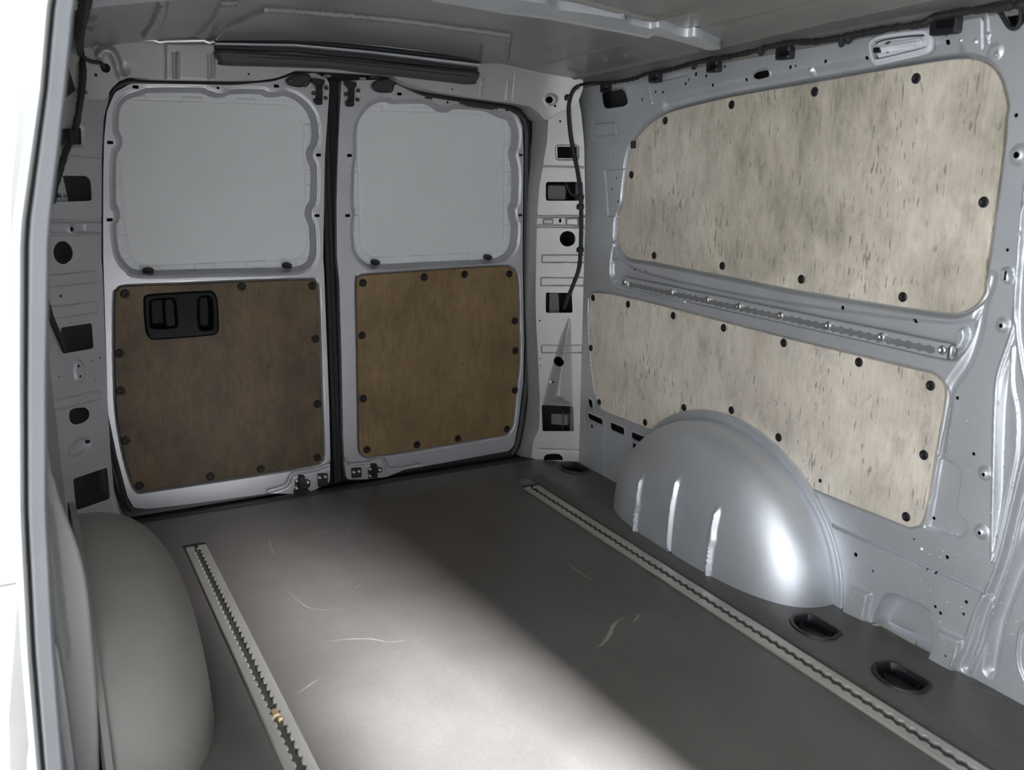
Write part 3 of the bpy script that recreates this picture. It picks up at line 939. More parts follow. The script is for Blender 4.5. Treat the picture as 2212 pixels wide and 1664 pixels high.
z1 = lambda pts: Z(0, 0, .33652, pts)
z2 = lambda pts: Z(600, 0, .33652, pts)
z5 = lambda pts: Z(600, 540, .33652, pts)
z4 = lambda pts: Z(0, 500, .42069, pts)
d1_out = [(223, 560), (223, 400), (225, 300), (231, 240), (248, 200), (283, 180), (330, 181), (505, 184), (589, 176), (640, 160), (680, 158), (709, 172), (712, 188), (702, 336), (698, 560), (700, 584), (711, 879), (714, 1000), (712, 1043), (673, 1062), (640, 1068), (580, 1066), (421, 1088), (320, 1100), (290, 1098), (276, 1075), (252, 984), (233, 890), (229, 752), (224, 584)]
d1_win = z1([(740, 720), (760, 655), (810, 607), (900, 576), (970, 560), (1280, 560), (1335, 573), (1390, 592), (1435, 590), (1490, 570), (1680, 570), (1730, 588), (1790, 588), (1840, 580), (1920, 610), (1990, 670), (2035, 750), (2050, 850), (2043, 925), (2016, 975), (2017, 1015), (2040, 1080), (2036, 1290), (2010, 1345), (2006, 1390), (2030, 1450), (2036, 1550)]) + \
    [(685, 548), (679, 568), (665, 582), (630, 590), (450, 594), (303, 597), (271, 582), (253, 558), (246, 530)] + z1([(722, 1500), (722, 1445), (745, 1400), (738, 1350), (720, 1300), (722, 1000), (755, 935), (758, 890), (738, 840), (736, 780)])
d1_ply = z4([(592, 335), (606, 304), (645, 285), (900, 275), (1250, 260), (1590, 250), (1616, 262), (1630, 295), (1640, 600), (1650, 900), (1658, 1150), (1645, 1182), (1610, 1200), (1300, 1250), (1000, 1295), (735, 1335), (700, 1325), (680, 1295), (640, 1160), (607, 980), (596, 850), (590, 600)])
hh_ = DR.px(Z(290, 600, .09615, [(215, 480), (235, 430), (300, 388), (480, 368), (1000, 335), (1640, 300), (1760, 310), (1840, 410), (1880, 620), (1903, 1100), (1870, 1235), (1760, 1290), (1300, 1338), (600, 1388), (400, 1388), (310, 1310), (258, 1180), (222, 800)]))
hh_ = crom(hh_, 3)
gr1 = crom(DR.px([(580, 1062), (600, 1057), (620, 1049), (629, 1031), (640, 1023), (688, 1014), (716, 1002)]), 4, False)
door_1 = door('door_1', d1_out, d1_win, d1_ply,
              [(238, 308), (237, 475), (293, 188), (597, 186), (688, 335), (685, 466)], [(471, 190)], [(320, 584), (620, 573)],
              z4([(641, 321), (1241, 283), (1603, 280), (614, 627), (1619, 552), (620, 819), (1630, 887), (644, 1074), (1628, 1161), (1080, 1259), (1339, 1220), (716, 1306)]),
              PLY_DARK, None, 'dark brown stained plywood with a cut-out for the handle',
              [('line', gr1, .010, -.010)], -1, offset(hh_, .001))
gr2 = crom(DR.px([(745, 996), (755, 1005), (800, 1000), (825, 993), (834, 1003), (841, 1014), (870, 1013), (905, 1006)]), 4, False)
door_2 = door('door_2', [(738, 175), (731, 303), (727, 437), (728, 559), (733, 607), (738, 775), (741, 944), (745, 1011), (749, 1036), (790, 1036), (836, 1031), (869, 1017), (936, 1004), (1101, 974), (1111, 961), (1120, 910), (1130, 826), (1132, 742), (1129, 574), (1129, 505), (1131, 336), (1129, 272), (1119, 250), (1095, 236), (1021, 225), (936, 211), (903, 203), (862, 185), (849, 178), (830, 172)],
              z2([(495, 900), (502, 820), (530, 740), (590, 665), (660, 628), (720, 622), (760, 638), (800, 635), (960, 635), (1010, 655), (1060, 685), (1105, 690), (1165, 670), (1280, 675), (1380, 690), (1450, 725), (1508, 745), (1540, 790), (1555, 850), (1550, 940), (1533, 985), (1545, 1040), (1555, 1120), (1550, 1290), (1530, 1345), (1535, 1400), (1550, 1450), (1545, 1540)]) +
              [(1117, 535), (1106, 553), (1088, 565), (1061, 571), (940, 577), (815, 583), (788, 574), (772, 558), (764, 540)] + z2([(479, 1500), (479, 1430), (490, 1375), (480, 1310), (485, 1100), (497, 1000)]),
              z5([(506, 205), (522, 176), (562, 164), (900, 140), (1200, 120), (1440, 108), (1490, 116), (1528, 150), (1541, 250), (1546, 500), (1550, 720), (1536, 850), (1516, 1050), (1505, 1130), (1478, 1172), (1425, 1192), (1000, 1265), (622, 1325), (562, 1325), (532, 1300), (522, 1200), (512, 600)]),
              [(755, 336), (751, 466), (863, 203), (1096, 237), (1126, 335), (1124, 465)], [(967, 221)], [(811, 566), (1054, 555)],
              z5([(546, 212), (940, 175), (1199, 157), (1486, 154), (1521, 455), (540, 549), (1525, 647), (1521, 902), (548, 956), (572, 1283), (893, 1251), (1155, 1210), (1470, 1150)]),
              PLY_BROWN, None, 'medium brown plywood without a cut-out', [('line', gr2, .010, -.010)], 1)

# handle housing on the left door: a black tray with two finger pockets and a lever
zh = lambda pts: DR.px(Z(290, 600, .09615, pts))
pk1 = crom(zh([(330, 600), (385, 490), (560, 460), (830, 440), (925, 500), (960, 800), (975, 1060), (900, 1130), (420, 1150), (350, 1050)]), 3)
pk2 = crom(zh([(1412, 520), (1500, 400), (1690, 400), (1768, 520), (1792, 1000), (1770, 1170), (1520, 1200), (1425, 1080)]), 3)
v, f = sheet(DR, offset(hh_, .002), [('in', offset(hh_, .002), .006, .006), ('in', pk1, -.030, .010), ('in', pk2, -.026, .012)], [], grid=.003, h0=-.004, rim=.006)
hs = mk('handle_housing', v, f, HOUSING, door_1, label='black recessed plastic handle tray')
v, f = slab(DR, crom(zh([(680, 520), (800, 480), (890, 520), (925, 800), (945, 1080), (860, 1110), (720, 1100), (690, 800)]), 3), -.026, -.006, .003)
mk('lever', v, f, HOUSING, hs)
put('screw', SCREW, DR.P(DR.at((375, 714)), -.002)[0], DR.N, hs, .5)

def latch(door_, body, stem, foot, bolts, plates, chrome, name):
    b = None
    for k, q in enumerate([plates[0]] + plates[1:]):
        v, f = slab(DR, rnd(DR.px(q), .006, 3), 0, .003, .0008)
        o = mk('latch_plate' if k else name, v, f, ALU if name == 'top_latch' else GREASE, door_ if not k else b, kind=None)
        b = b or o
    for q, h in ((body, .022), (stem, .015), (foot, .019)):
        if q is not None:
            v, f = slab(DR, rnd(DR.px(q, h), .004, 3), .001, h, .002)
            mk('catch', v, f, BLACK, b)
    for q in bolts:
        put('bolt', SCREW if name == 'bottom_latch' else BOLT, DR.P(DR.at(q, .004), .005)[0], DR.N, b, 1.15 if name == 'bottom_latch' else .95)
    if chrome is not None:
        v, f = slab(DR, rnd(DR.px(chrome, .03), .003, 3), .012, .03, .003)
        mk('striker', v, f, STEEL, b, label='bright striker')
zt = lambda pts: Z(590, 120, .14014, pts)
latch(door_1, zt([(600, 345), (800, 370), (795, 440), (760, 470), (665, 465), (605, 410)]), zt([(668, 440), (768, 440), (765, 690), (670, 690)]), zt([(640, 660), (765, 680), (765, 760), (680, 760), (640, 700)]),
      zt([(622, 580), (820, 500), (810, 657)]), [zt([(585, 480), (670, 480), (670, 655), (600, 650), (580, 600)]), zt([(780, 455), (860, 455), (855, 690), (782, 690)])], zt([(800, 290), (900, 295), (900, 340), (800, 335)]), 'top_latch')
latch(door_2, zt([(1110, 380), (1290, 410), (1290, 480), (1260, 500), (1170, 495), (1115, 440)]), zt([(1165, 480), (1262, 480), (1255, 700), (1165, 700)]), zt([(1135, 690), (1250, 690), (1250, 785), (1160, 785), (1135, 760)]),
      zt([(1122, 596), (1312, 540), (1300, 682)]), [zt([(1085, 510), (1165, 490), (1165, 670), (1100, 660), (1080, 600)]), zt([(1275, 485), (1355, 485), (1350, 720), (1277, 720)])], zt([(1340, 332), (1440, 337), (1440, 380), (1340, 378)]), 'top_latch')
for dd, q, bl in ((door_1, zt([(190, 370), (195, 430), (240, 465), (380, 492), (500, 475), (545, 430), (565, 340), (500, 290), (330, 300)]), zt([(262, 400), (490, 452)])),
                  (door_2, zt([(1505, 450), (1520, 520), (1590, 565), (1720, 580), (1820, 555), (1845, 470), (1915, 400), (1880, 350), (1600, 380)]), zt([(1565, 495), (1800, 540)]))):
    v, f = slab(DR, crom(DR.px(q), 3), 0, .016, .004)
    o = mk('check_bracket', v, f, GREASE, dd, label='dark greased bracket at the door top')
    for b_ in bl:
        put('bolt', BOLT, DR.P(DR.at(b_, .016), .017)[0], DR.N, o, 1.1)
zb = lambda pts: Z(590, 930, .14014, pts)
latch(door_1, None, zb([(400, 705), (495, 705), (495, 930), (405, 930)]), zb([(340, 920), (560, 920), (572, 1010), (520, 985), (490, 1000), (400, 1000), (350, 1015)]), zb([(360, 770), (362, 885), (535, 797)]),
      [zb([(330, 750), (420, 740), (420, 940), (335, 930)]), zb([(490, 740), (570, 760), (570, 870), (500, 900)])], None, 'bottom_latch')
latch(door_2, None, zb([(1520, 525), (1610, 525), (1615, 740), (1525, 740)]), None, zb([(1490, 590), (1492, 700), (1640, 608)]), [zb([(1458, 570), (1530, 560), (1530, 745), (1460, 740)]), zb([(1600, 555), (1680, 575), (1680, 640), (1610, 660)])], None, 'bottom_latch')
for dd, q, sc in ((door_1, [(680, 660), (838, 655), (838, 850), (690, 870)], [(715, 725), (800, 712)]), (door_2, [(1200, 575), (1355, 565), (1362, 720), (1205, 735)], [(1240, 640), (1322, 630)])):
    v, f = slab(DR, rnd(DR.px(zb(q)), .003, 2), 0, .004, .001)
    o = mk('striker_plate', v, f, GREASE, dd)
    for b_ in sc:
        put('screw', SCREW, DR.P(DR.at(zb([b_])[0], .004), .005)[0], DR.N, o, 1.1)

# rubber seals: round each door and down the middle
s1 = DR.P(crom(DR.px([(690, 157), (640, 156), (600, 173), (505, 181), (330, 178), (283, 176), (252, 187), (233, 212), (223, 256), (220, 350), (219, 584), (225, 752), (229, 890), (247, 984), (271, 1080), (286, 1104)]), 4, False), -.012)
v, f = tube(s1, .011, 8)
mk('rubber_seal', v, f, RUBBER, door_1)
s2 = DR.P(crom(DR.px([(800, 160), (850, 176), (903, 200), (936, 208), (1021, 221), (1100, 233), (1125, 247), (1138, 272), (1140, 336), (1138, 574), (1142, 742), (1139, 826), (1129, 912), (1119, 962), (1108, 982)]), 4, False), -.012)
v, f = tube(s2, .014, 8)
mk('rubber_seal', v, f, RUBBER, door_2)
# ribbed centre seal in the gap between the doors
zs = np.linspace(0.0, 1.215, 30)
prof = [(-.030, .03), (-.026, .012), (-.018, .006), (-.012, .016), (-.004, .010), (.004, .018), (.010, .012), (.018, .004), (.026, .010), (.032, .03)]
V = [(x + 0.002 + (.012 * (1.2 - z) * -.3), y + .004, z) for z in zs for x, y in prof]
mk('centre_seal', V, grid_faces(len(zs), len(prof), True), RUBBER, door_2)

# threshold: ribbed black step in front of the doors
xs = np.linspace(-.66, .66, 30)
prof = [(.09, -.035), (.03, -.03), (.012, -.012), (-.012, -.010), (-.016, -.004), (-.026, -.004), (-.030, -.008), (-.040, -.008), (-.044, .001), (-.062, .003), (-.068, -.002), (-.075, -.004)]
V = [(x, y, z) for x in xs for y, z in prof]
mk('trim_1', V, grid_faces(len(xs), len(prof), True), RUBBER, kind='structure')

# ================================================================== WHEEL ARCHES
def arch(name, side, wx, inx, m, lbl, beads):
    yc, a, b, nn, mm = -0.900, 0.404, 0.330, 2.85, 2.0
    A = np.linspace(0, math.pi, 161)
    T = np.concatenate([np.linspace(0, .9, 22), np.linspace(.93, math.pi / 2 - .002, 46)])
    dep = wx - inx
    V = []
    ribs = [(-0.733, .172, .075), (-.890, .215, -1), (-1.047, .188, .095)] if beads else []
    for t in T:
        s, k = math.sin(t) ** (2 / nn), math.cos(t) ** (2 / nn)
        for p in A:
            c, q = math.cos(p), math.sin(p)
            y = yc - a * k * math.copysign(abs(c) ** (2 / mm), c)
            z = b * k * abs(q) ** (2 / mm)
            x = wx - s * dep
            # inner face leans out towards the floor, with three upright beads
            x -= 0.008 * max(0, 1 - z / b) * s
            if s > .8:
                for yr, zr, zk in ribs:
                    g = max(0, 1 - abs(y - yr) / (.012 + .007 * max(0, 1 - abs(z - zk) / .022)))
                    g = g * g * (3 - 2 * g)
                    x -= .010 * g * float(sstep((zr - z) / .03)) * float(sstep((s - .8) / .12))
            V.append((side * x, y, z))
    v, f = np.array(V), grid_faces(len(T), len(A), side > 0)
    # welded flange round the arch
    pr = []
    for p in np.linspace(0, math.pi, 80):
        c, q = math.cos(p), math.sin(p)
        cy, cz = math.copysign(abs(c) ** (2 / mm), c), abs(q) ** (2 / mm)
        L_ = math.hypot(cy * a, cz * b)
        for e, h in ((-.012, -.004), (0, .010), (.006, .012), (.020, .012), (.024, .010), (.026, 0.0)):
            k = 1 + e / L_
            pr.append((side * (wx - h), yc - a * cy * k, max(0.0, b * cz * k)))
    t = mk(name, v, f, m, None, lbl, 'wheel arch')
    mk('arch_flange', pr, grid_faces(80, 6, side < 0), m, t)
    return t
arch('wheel_arch', 1, WX, 0.604, SILVER_A, 'silver domed wheel arch with three upright beads under the right wall panel', True)
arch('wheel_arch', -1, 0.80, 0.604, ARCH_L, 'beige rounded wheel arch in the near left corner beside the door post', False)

# ================================================================== LEFT SIDE: wall, door post, outside
def xpost(z):
    return np.interp(z, [-.2, .233, .407, .592, .745, .924, 1.078, 1.176, 1.36], [-.845, -.852, -.846, -.835, -.819, -.798, -.766, -.747, -.69])
zz = np.linspace(-0.02, 1.32, 24)
yy = np.linspace(-1.44, -0.15, 20)
V = []
for z in zz:
    for y in yy:
        t = (y + 1.44) / 1.29
        x0 = xpost(z) - .012
        x1 = -.792 if z < .7 else np.interp(z, [.7, 1.1, 1.32], [-.792, -.745, -.70])
        V.append(((1 - t) * x0 + t * x1 - .03 * math.sin(math.pi * t), y, z))
wall_left = mk('wall_left', V, grid_faces(len(zz), len(yy), False), PRIMER, kind='structure')
LWp = Plane((-0.832, 0, 0), (0, 0, 1), (1, 0, 0))
v, f = slab(LWp, rnd(LWp.uv(np.array([(-.83, -.30, .20), (-.83, -.30, .56), (-.83, -1.30, .56), (-.83, -1.30, .20)])), .03), -.004, .006)
mk('plywood_panel', v, f, PLY_LIGHT2, None, 'thin edge-on plywood lining seen in the slit behind the left door post', 'panel')
zk = np.linspace(-.3, 1.42, 30)
V = [(xpost(z) - .034 - .0 * y, y, z) for z in zk for y in np.linspace(-1.485, .12, 8)]
v, f = np.array(V), grid_faces(30, 8, True)
mk('outer_skin', v, f, DARK, wall_left)
# door post: bead of grey seal, groove, flat face; follows the curved body side
zz = np.linspace(-0.30, 1.36, 60)
prof = [(.0385, -1.40), (.0385, -1.482), (.0370, -1.492), (.0340, -1.496), (.0190, -1.500), (.0165, -1.499), (.0150, -1.490), (.0130, -1.488), (.0115, -1.496), (.0095, -1.507), (.006, -1.512), (.0025, -1.508), (.0005, -1.498), (0, -1.480), (0, -1.40)]
wd = lambda z: np.interp(z, [-.2, .25, .6, .75, .93, 1.08, 1.18, 1.4], [1.0, 1.0, .95, .96, 1.0, .88, .92, .95])
V = []
for z in zz:
    x0 = xpost(z) - .0385 * wd(z)
    for dx, y in prof:
        V.append((x0 + dx * wd(z), y, z))
v, f = np.array(V), grid_faces(len(zz), len(prof), True)
fm = []
for i in range(len(zz) - 1):
    for j in range(len(prof) - 1):
        fm.append(1 if j in (5, 6, 7) else (2 if j >= 8 else 0))
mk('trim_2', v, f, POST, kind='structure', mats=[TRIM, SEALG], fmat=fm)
# inner flange plate low on the left, behind the post
PF = Plane((0, -1.30, 0), (0, 0, 1), (0, -1, 0))
pf = PF.px([(108, 1020), (130, 1085), (165, 1175), (186, 1260), (200, 1390), (211, 1540), (215, 1690), (214, 1760), (20, 1760), (60, 1020)])
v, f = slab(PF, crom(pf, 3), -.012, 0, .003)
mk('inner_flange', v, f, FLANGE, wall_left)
PF2 = Plane((0, -1.36, 0), (0, 0, 1), (0, -1, 0))
v, f = slab(PF2, crom(PF2.px([(120, 1400), (132, 1450), (148, 1560), (166, 1700), (170, 1760), (60, 1760), (90, 1400)]), 3), -.012, 0, .003)
mk('inner_flange', v, f, PRIMER, wall_left)
# outside: pale ground and a pale boarded wall behind the van
g = Plane((0, 0, -0.58), (0, 1, 0), (0, 0, 1))
yk = g.at((20, 1430))[1]
v, f = slab(g, np.array([(-9, -9), (6, -9), (6, yk), (-9, yk)]), -.05, 0, .004)
ground = mk('ground', v, f, CONC, kind='structure')
v, f = slab(g, np.array([(-9, yk + .015), (6, yk + .015), (6, 6), (-9, 6)]), -.05, .004, .006)
mk('kerb_slab', v, f, WHITE, ground)
ow = Plane((0, 1.0, 0), (0, 0, 1), (0, -1, 0))
v, f = slab(ow, np.array([(-7, -.565), (2.5, -.565), (2.5, 3.2), (-7, 3.2)]), -.06, 0, .004)
ob = mk('outside_wall', v, f, WHITE, kind='structure')
v, f = slab(Plane((0, 1.07, 0), (0, 0, 1), (0, -1, 0)), np.array([(-7, -.575), (2.5, -.575), (2.5, 3.2), (-7, 3.2)]), -.03, 0, .001)
mk('backing', v, f, TRIM, ob)

# added unseen slab blocking overhead sky above the side door, and the underbody
v, f = slab(Plane((0, 0, 1.95), (0, 1, 0), (0, 0, -1)), np.array([(1.02, -7), (3.6, -7), (3.6, 1.0), (1.02, 1.0)]), -.08, 0, .004)
mk('sky_block', v, f, CONC, kind='structure')
v, f = slab(Plane((0, 0, -.30), (0, 1, 0), (0, 0, 1)), np.array([(-.90, -2.95), (.90, -2.95), (.90, .14), (-.90, .14)]), -.02, 0, .001)
mk('underbody', v, f, DARK, kind='structure')

# bulkhead in front of the load bay, with a window added to shape the floor light (behind the camera), and the right cab side
bk = Plane((0, -2.86, 0), (0, 0, 1), (0, 1, 0))
bo_ = np.array([(-.84, -.3), (.90, -.3), (.90, 1.42), (-.84, 1.42)]) * np.array([-1, 1])
beam_win = rnd(np.array([(-.19, .42), (.155, .42), (.155, .90), (.01, .90)]) * np.array([-1, 1]), .05)
v, f = slab(bk, bo_, -.02, 0, .002, [beam_win])
mk('wall_front', v, f, SILVER, kind='structure')
# roof outer skin
rs = Plane((0, 0, 1.42), (0, 1, 0), (0, 0, -1))
v, f = slab(rs, np.array([(-.92, -2.95), (.70, -2.95), (.70, .12), (-.92, .12)]), -.02, 0, .001)
mk('outer_skin', v, f, DARK, ceiling)
# sill of the open side door
v, f = slab(Plane((-.845, 0, 0), (0, 0, 1), (-1, 0, 0)), np.array([(-(-1.40), -.30), (2.95, -.30), (2.95, -.02), (1.40, -.02)]), -.012, 0, .002)
mk('trim_3', v, f, SILVER, kind='structure')

# ================================================================== RIGHT WALL LINING
def wall_panel(o, pts, pins, h0, h1, m, lbl, small=()):
    v, f = slab(RW, o, h0, h1, .0015)
    t = mk('plywood_panel', v, f, m, None, lbl, 'panel')
    for q in pins:
        put('push_pin', PIN, RW.P(RW.at(q, h1), h1)[0], RW.N, t, .98)
    for q in small:
        put('push_pin', PIN, RW.P(RW.at(q, h1), h1)[0], RW.N, t, .45)
wall_panel(up_uv, None, zw([(519, 570), (832, 495), (1224, 434), (1703, 371), (359, 826), (2022, 955), (466, 1207), (788, 1256), (1161, 1319), (1640, 1403)]), -.020, -.008, PLY_LIGHT,
           'large weathered plywood panel in the window recess of the right wall')
wall_panel(lo_uv, None, zl([(94, 190), (266, 222), (488, 278), (736, 338), (1031, 412), (1401, 507), (1753, 622), (83, 437), (124, 703), (350, 803), (541, 730), (774, 743), (1006, 877), (1720, 963), (1633, 1267)]), -.008, .002, PLY_LIGHT2,
           'long weathered plywood panel cut around the right wheel arch', zl([(1210, 1090)]))

# ================================================================== LASHING RAILS
def track(pl, c, u0, u1, half, lbl, mtop, mbed, along, h=.006, pitch=.0254, screws=(), end=True, rr=.0098, sl=.0055, off=0.0):
    """aluminium lashing track: flat plate with a keyhole slot; runs along axis 'along' from u0 to u1"""
    n = int((u1 - u0 - .05) / pitch)
    s = np.linspace(0, n * pitch, n * 12 + 1)
    w_ = np.maximum(sl, np.sqrt(np.maximum(rr ** 2 - ((s % pitch) - pitch / 2) ** 2, 0)))
    s = s + u0 + .035
    a = np.stack([s, c + off + w_], 1); b = np.stack([s[::-1], c + off - w_[::-1]], 1)
    hole = np.vstack([a, b])
    out = rnd(np.array([(u0, c - half), (u1, c - half), (u1, c + half), (u0, c + half)]), .002, 2)
    if along == 'v':
        hole, out = hole[:, ::-1], out[:, ::-1]
    v, f = slab(pl, out, 0.0002, h, .0018, [hole], .0013)
    t = mk('lashing_rail', v, f, mtop, None, lbl, 'rail')
    bed = rnd(np.array([(u0 + .004, c + off - .016), (u1 - .004, c + off - .016), (u1 - .004, c + off + .016), (u0 + .004, c + off + .016)]), .002, 2)
    if along == 'v':
        bed = bed[:, ::-1]
    v, f = slab(pl, bed, .0001, .0012, .0003, back=False)
    mk('rail_bed', v, f, mbed, t)
    return t
rl = track(FL, .5045, -2.82, -.300, .0265, 'aluminium floor rail running past the right wheel arch', ALU, ALU_D, 'v')
rL = track(FL, -.5045, -2.82, -.300, .0265, 'aluminium floor rail beside the left wheel arch, partly in shade', ALU, ALU_D, 'v')
for t, x in ((rl, .5045), (rL, -.5045)):
    v, f = bar(FL, (x, -.303), .0265, .005, .0002, .008, .001)
    mk('end_stop', v, f, BLACK, t)
    v, f = bar(FL, (x, -.322), .0045, .014, .0015, .0075, .001)
    mk('end_stop', v, f, BLACK, t)
    put('screw', SCREW, (x, -.330, .008), (0, 0, 1), t, .7)
wc = RW.at((2050, 757), .006)[1]
wr = track(RW, .6425, .385, 1.520, .0155, 'silver slotted rail screwed along the belt of the right wall', SILVER, RBED, 'u', .006, off=-.003, rr=.0085, sl=.005)
for q in Z(1320, 580, .3526, [(85, 80), (375, 140), (593, 183), (788, 227), (1046, 282), (1337, 347), (1664, 418), (2036, 500)]):
    u = RW.at(q, .006)[0]
    put('rail_screw', SCREW, RW.P((u, .6445), .007)[0], RW.N, wr, 2.0)
v, f = slab(RW, rnd(RW.px([(2050, 752), (2056, 745), (2062, 748), (2058, 776), (2049, 777)], .006), .003, 2), 0, .014, .002)
mk('end_stop', v, f, STEEL, wr)
# brass fitting wedged in the left floor rail
c = FL.at((581, 1541), .008)
v, f = bar(FL, (-.5045, c[1]), .0065, .012, .0015, .008, .002)
bf = mk('rail_fitting', v, f, BRASS, None, 'small tarnished brass fitting stuck in the left floor rail', 'fitting')
v, f = bar(FL, (-.5005, c[1] - .020), .005, .006, .0015, .007, .002)
mk('fitting_tab', v, f, BRASS, bf)

# ================================================================== FLOOR CUPS
for c, lbl in zip(cup_uv, ('black lashing cup in the floor right beside the front foot of the silver wheel arch', 'black lashing cup in the floor closest to the bottom right corner of the view', 'dark lashing cup in the floor at the foot of the right rear pillar')):
    o1 = cup_outline(c, 1.10); o2 = cup_outline(c, .93); o3 = cup_outline(c, .62)
    n = len(o1)
    rings = np.vstack([FL.P(o1, .0004), FL.P(offset(o1, -.002), .004), FL.P(o2, .004), FL.P(offset(o2, -.004), -.006), FL.P(offset(o2, -.006), -.016)])
    F = [(r * n + i, r * n + (i + 1) % n, (r + 1) * n + (i + 1) % n, (r + 1) * n + i) for r in range(4) for i in range(n)]
    F.append(tuple(4 * n + i for i in range(n)))
    cup = mk('lashing_cup', rings, F, BLACK, None, lbl, 'lashing cup', 'lashing cups in the floor')
    v, f = tube(FL.P(crom(o3, 2), -.008), .0035, 8, cap=False)
    mk('lashing_ring', v, f, HOUSING, cup)

# ================================================================== INTERIOR LAMP
zp = lambda pts: Z(1700, 0, .23146, pts)
lo_ = crom(RW.px(zp([(745, 450), (750, 395), (800, 340), (900, 305), (1100, 275), (1270, 262), (1315, 280), (1342, 340), (1342, 430), (1310, 485), (1250, 512), (1050, 560), (850, 605), (800, 605), (765, 560)]), .012), 4)
v, f = slab(RW, lo_, .0005, .012, .005, [offset(lo_, -.011)])
lamp = mk('interior_lamp', v, f, BEZEL, None, 'clear oval courtesy lamp above the large plywood panel', 'lamp')
v, f = slab(RW, offset(lo_, -.0105), .0006, .0014, .0004)
mk('gasket', v, f, TRIM, lamp)
v, f = slab(RW, offset(lo_, -.0155), .0015, .003, .0005)
mk('reflector', v, f, BEZEL, lamp)
le = offset(lo_, -.0145)
cle = le.mean(0)
feats = [('in', le, .010, .014)] + [('line', crom(RW.px(zp([(1180 + k, 345), (1215 + k, 375), (1220 + k, 410), (1190 + k, 430)]), .01), 3, False), .003, .003) for k in (0, 18, 40)] + [('line', RW.px(zp([(880, 400 + k), (1240, 350 + k)]), .01), .0025, .0018) for k in (10, 50, 90)]
v, f = sheet(RW, le, feats, [], grid=.003, h0=.004, rim=.003)
mk('lens', v, f, LENS, lamp)
v, f = slab(RW, rnd(RW.px(zp([(800, 445), (868, 440), (868, 492), (802, 495)]), .016), .003, 3), .010, .017, .002)
mk('switch', v, f, BLACK, lamp)
v, f = lathe([(.012, 0), (.012, .004), (.009, .007), (.004, .008)], 14, RW.N, RW.P(RW.at(zp([(950, 440)])[0], .006), .004)[0])
mk('bulb', v, f, STEEL, lamp)

# ================================================================== HEADER TRIM
z5p = lambda pts: Z(680, 0, .27125, pts)
hb_ = [(468, 108), (475, 130), (487, 140), (600, 143), (720, 148), (790, 157), (870, 165), (950, 174), (1022, 182), (1033, 174), (1038, 160), (1030, 154), (950, 146), (870, 138), (790, 130), (720, 123), (600, 114), (520, 109)]
v, f = slab(HD, crom(HD.px(hb_, .030), 4), .002, .030, .008)
ht = mk('brake_light_cover', v, f, TRIM, None, 'long dark grey brake light cover above the rear doors', 'cover')
def hstrip(a, b, h0, h1, m, nm):
    o = np.vstack([HD.px(a, h1), HD.px(b[::-1], h1)])
    v, f = slab(HD, o, h0, h1, .002)
    return mk(nm, v, f, m, ht)
hstrip([(466, 99), (640, 103), (800, 118), (930, 134), (1032, 147)], [(467, 106), (640, 113), (800, 129), (930, 144), (1032, 155)], .001, .018, RUBBER, 'rubber_strip')
hstrip([(465, 91), (640, 94), (800, 109), (930, 124), (1036, 137)], [(465, 97), (640, 100), (800, 115), (930, 131), (1036, 144)], .001, .022, SILVER, 'light_strip')
hstrip([(463, 84), (640, 85), (800, 100), (930, 115), (1040, 129)], [(464, 89), (640, 92), (800, 107), (930, 122), (1040, 135)], .001, .028, RUBBER, 'rubber_strip')
hstrip([(463, 77), (640, 79), (800, 93), (930, 108), (1045, 123)], [(463, 82), (640, 83), (800, 98), (930, 113), (1045, 128)], .001, .034, SILVER, 'light_strip')
v, f = tube(HD.P(HD.px([(540, 124), (640, 127), (720, 133), (870, 149), (1010, 165)], .031), .030), .0014, 6)
mk('moulding_line', v, f, GREASE, ht)
# pressed lip along the header top on the left
for q in ([(215, 77), (300, 75)], [(343, 75), (392, 73)]):
    v, f = tube(HD.P(HD.px(q, .02), .02), .004, 6)
    mk('header_lip', v, f, SILVER, wall_rear)
v, f = tube(HD.P(HD.px([(200, 104), (222, 86), (330, 85), (345, 90), (358, 88), (440, 86), (452, 91), (464, 88)], .02), .016), .006, 8)
mk('header_lip', v, f, SILVER_R, wall_rear)

# ================================================================== CABLES
def cable(nm, pl, pts, h, r, lbl, wob=0.12, n=8):
    path = crom(pl.P(pl.px(pts, h), h), 6, False)
    v, f = tube(path, r, n, .006, wob=wob)
    return mk(nm, v, f, CABLE, None, lbl, 'cable')
hx = cable('cable_harness', RW, [(1240, 188), (1265, 181), (1300, 179), (1330, 177), (1369, 170), (1395, 160), (1432, 154), (1468, 145), (1503, 135), (1540, 128), (1573, 123), (1626, 111), (1665, 101), (1717, 92), (1769, 89), (1862, 72), (1931, 60), (1990, 52), (2024, 36), (2093, 24), (2150, 16), (2230, 4), (2400, -32), (2600, -75), (2900, -140)], .022, [.0045, .005, .0055, .006, .0065, .007, .008, .010, .012], 'black taped cable harness along the top of the right wall', .25)
for q in [(1835, 78), (1820, 85), (1500, 137), (1645, 106)]:
    v, f = lathe([(.008, -.004), (.009, .004), (.006, .012), (.003, .016)], 8, (0, 0.2, -1), RW.P(RW.at(q, .02), .02)[0])
    mk('tape_wrap', v, f, CABLE, hx)
cr = cable('cable', DPR, [(1250, 186), (1239, 194), (1231, 214), (1228, 240), (1232, 290), (1240, 335), (1248, 375), (1254, 420), (1255, 470), (1254, 540), (1250, 580), (1240, 610), (1228, 640), (1218, 668)], .014, .0062, 'black cable hanging down the right rear pillar', .05)
for q in [(1227, 211), (1253, 426), (1253, 447), (1253, 540)]:
    v, f = lathe([(.010, -.008), (.012, -.003), (.012, .004), (.008, .009)], 10, (0, 0, 1), DPR.P(DPR.at(q, .014), .014)[0])
    mk('cable_grommet', v, f, CABLE, cr)
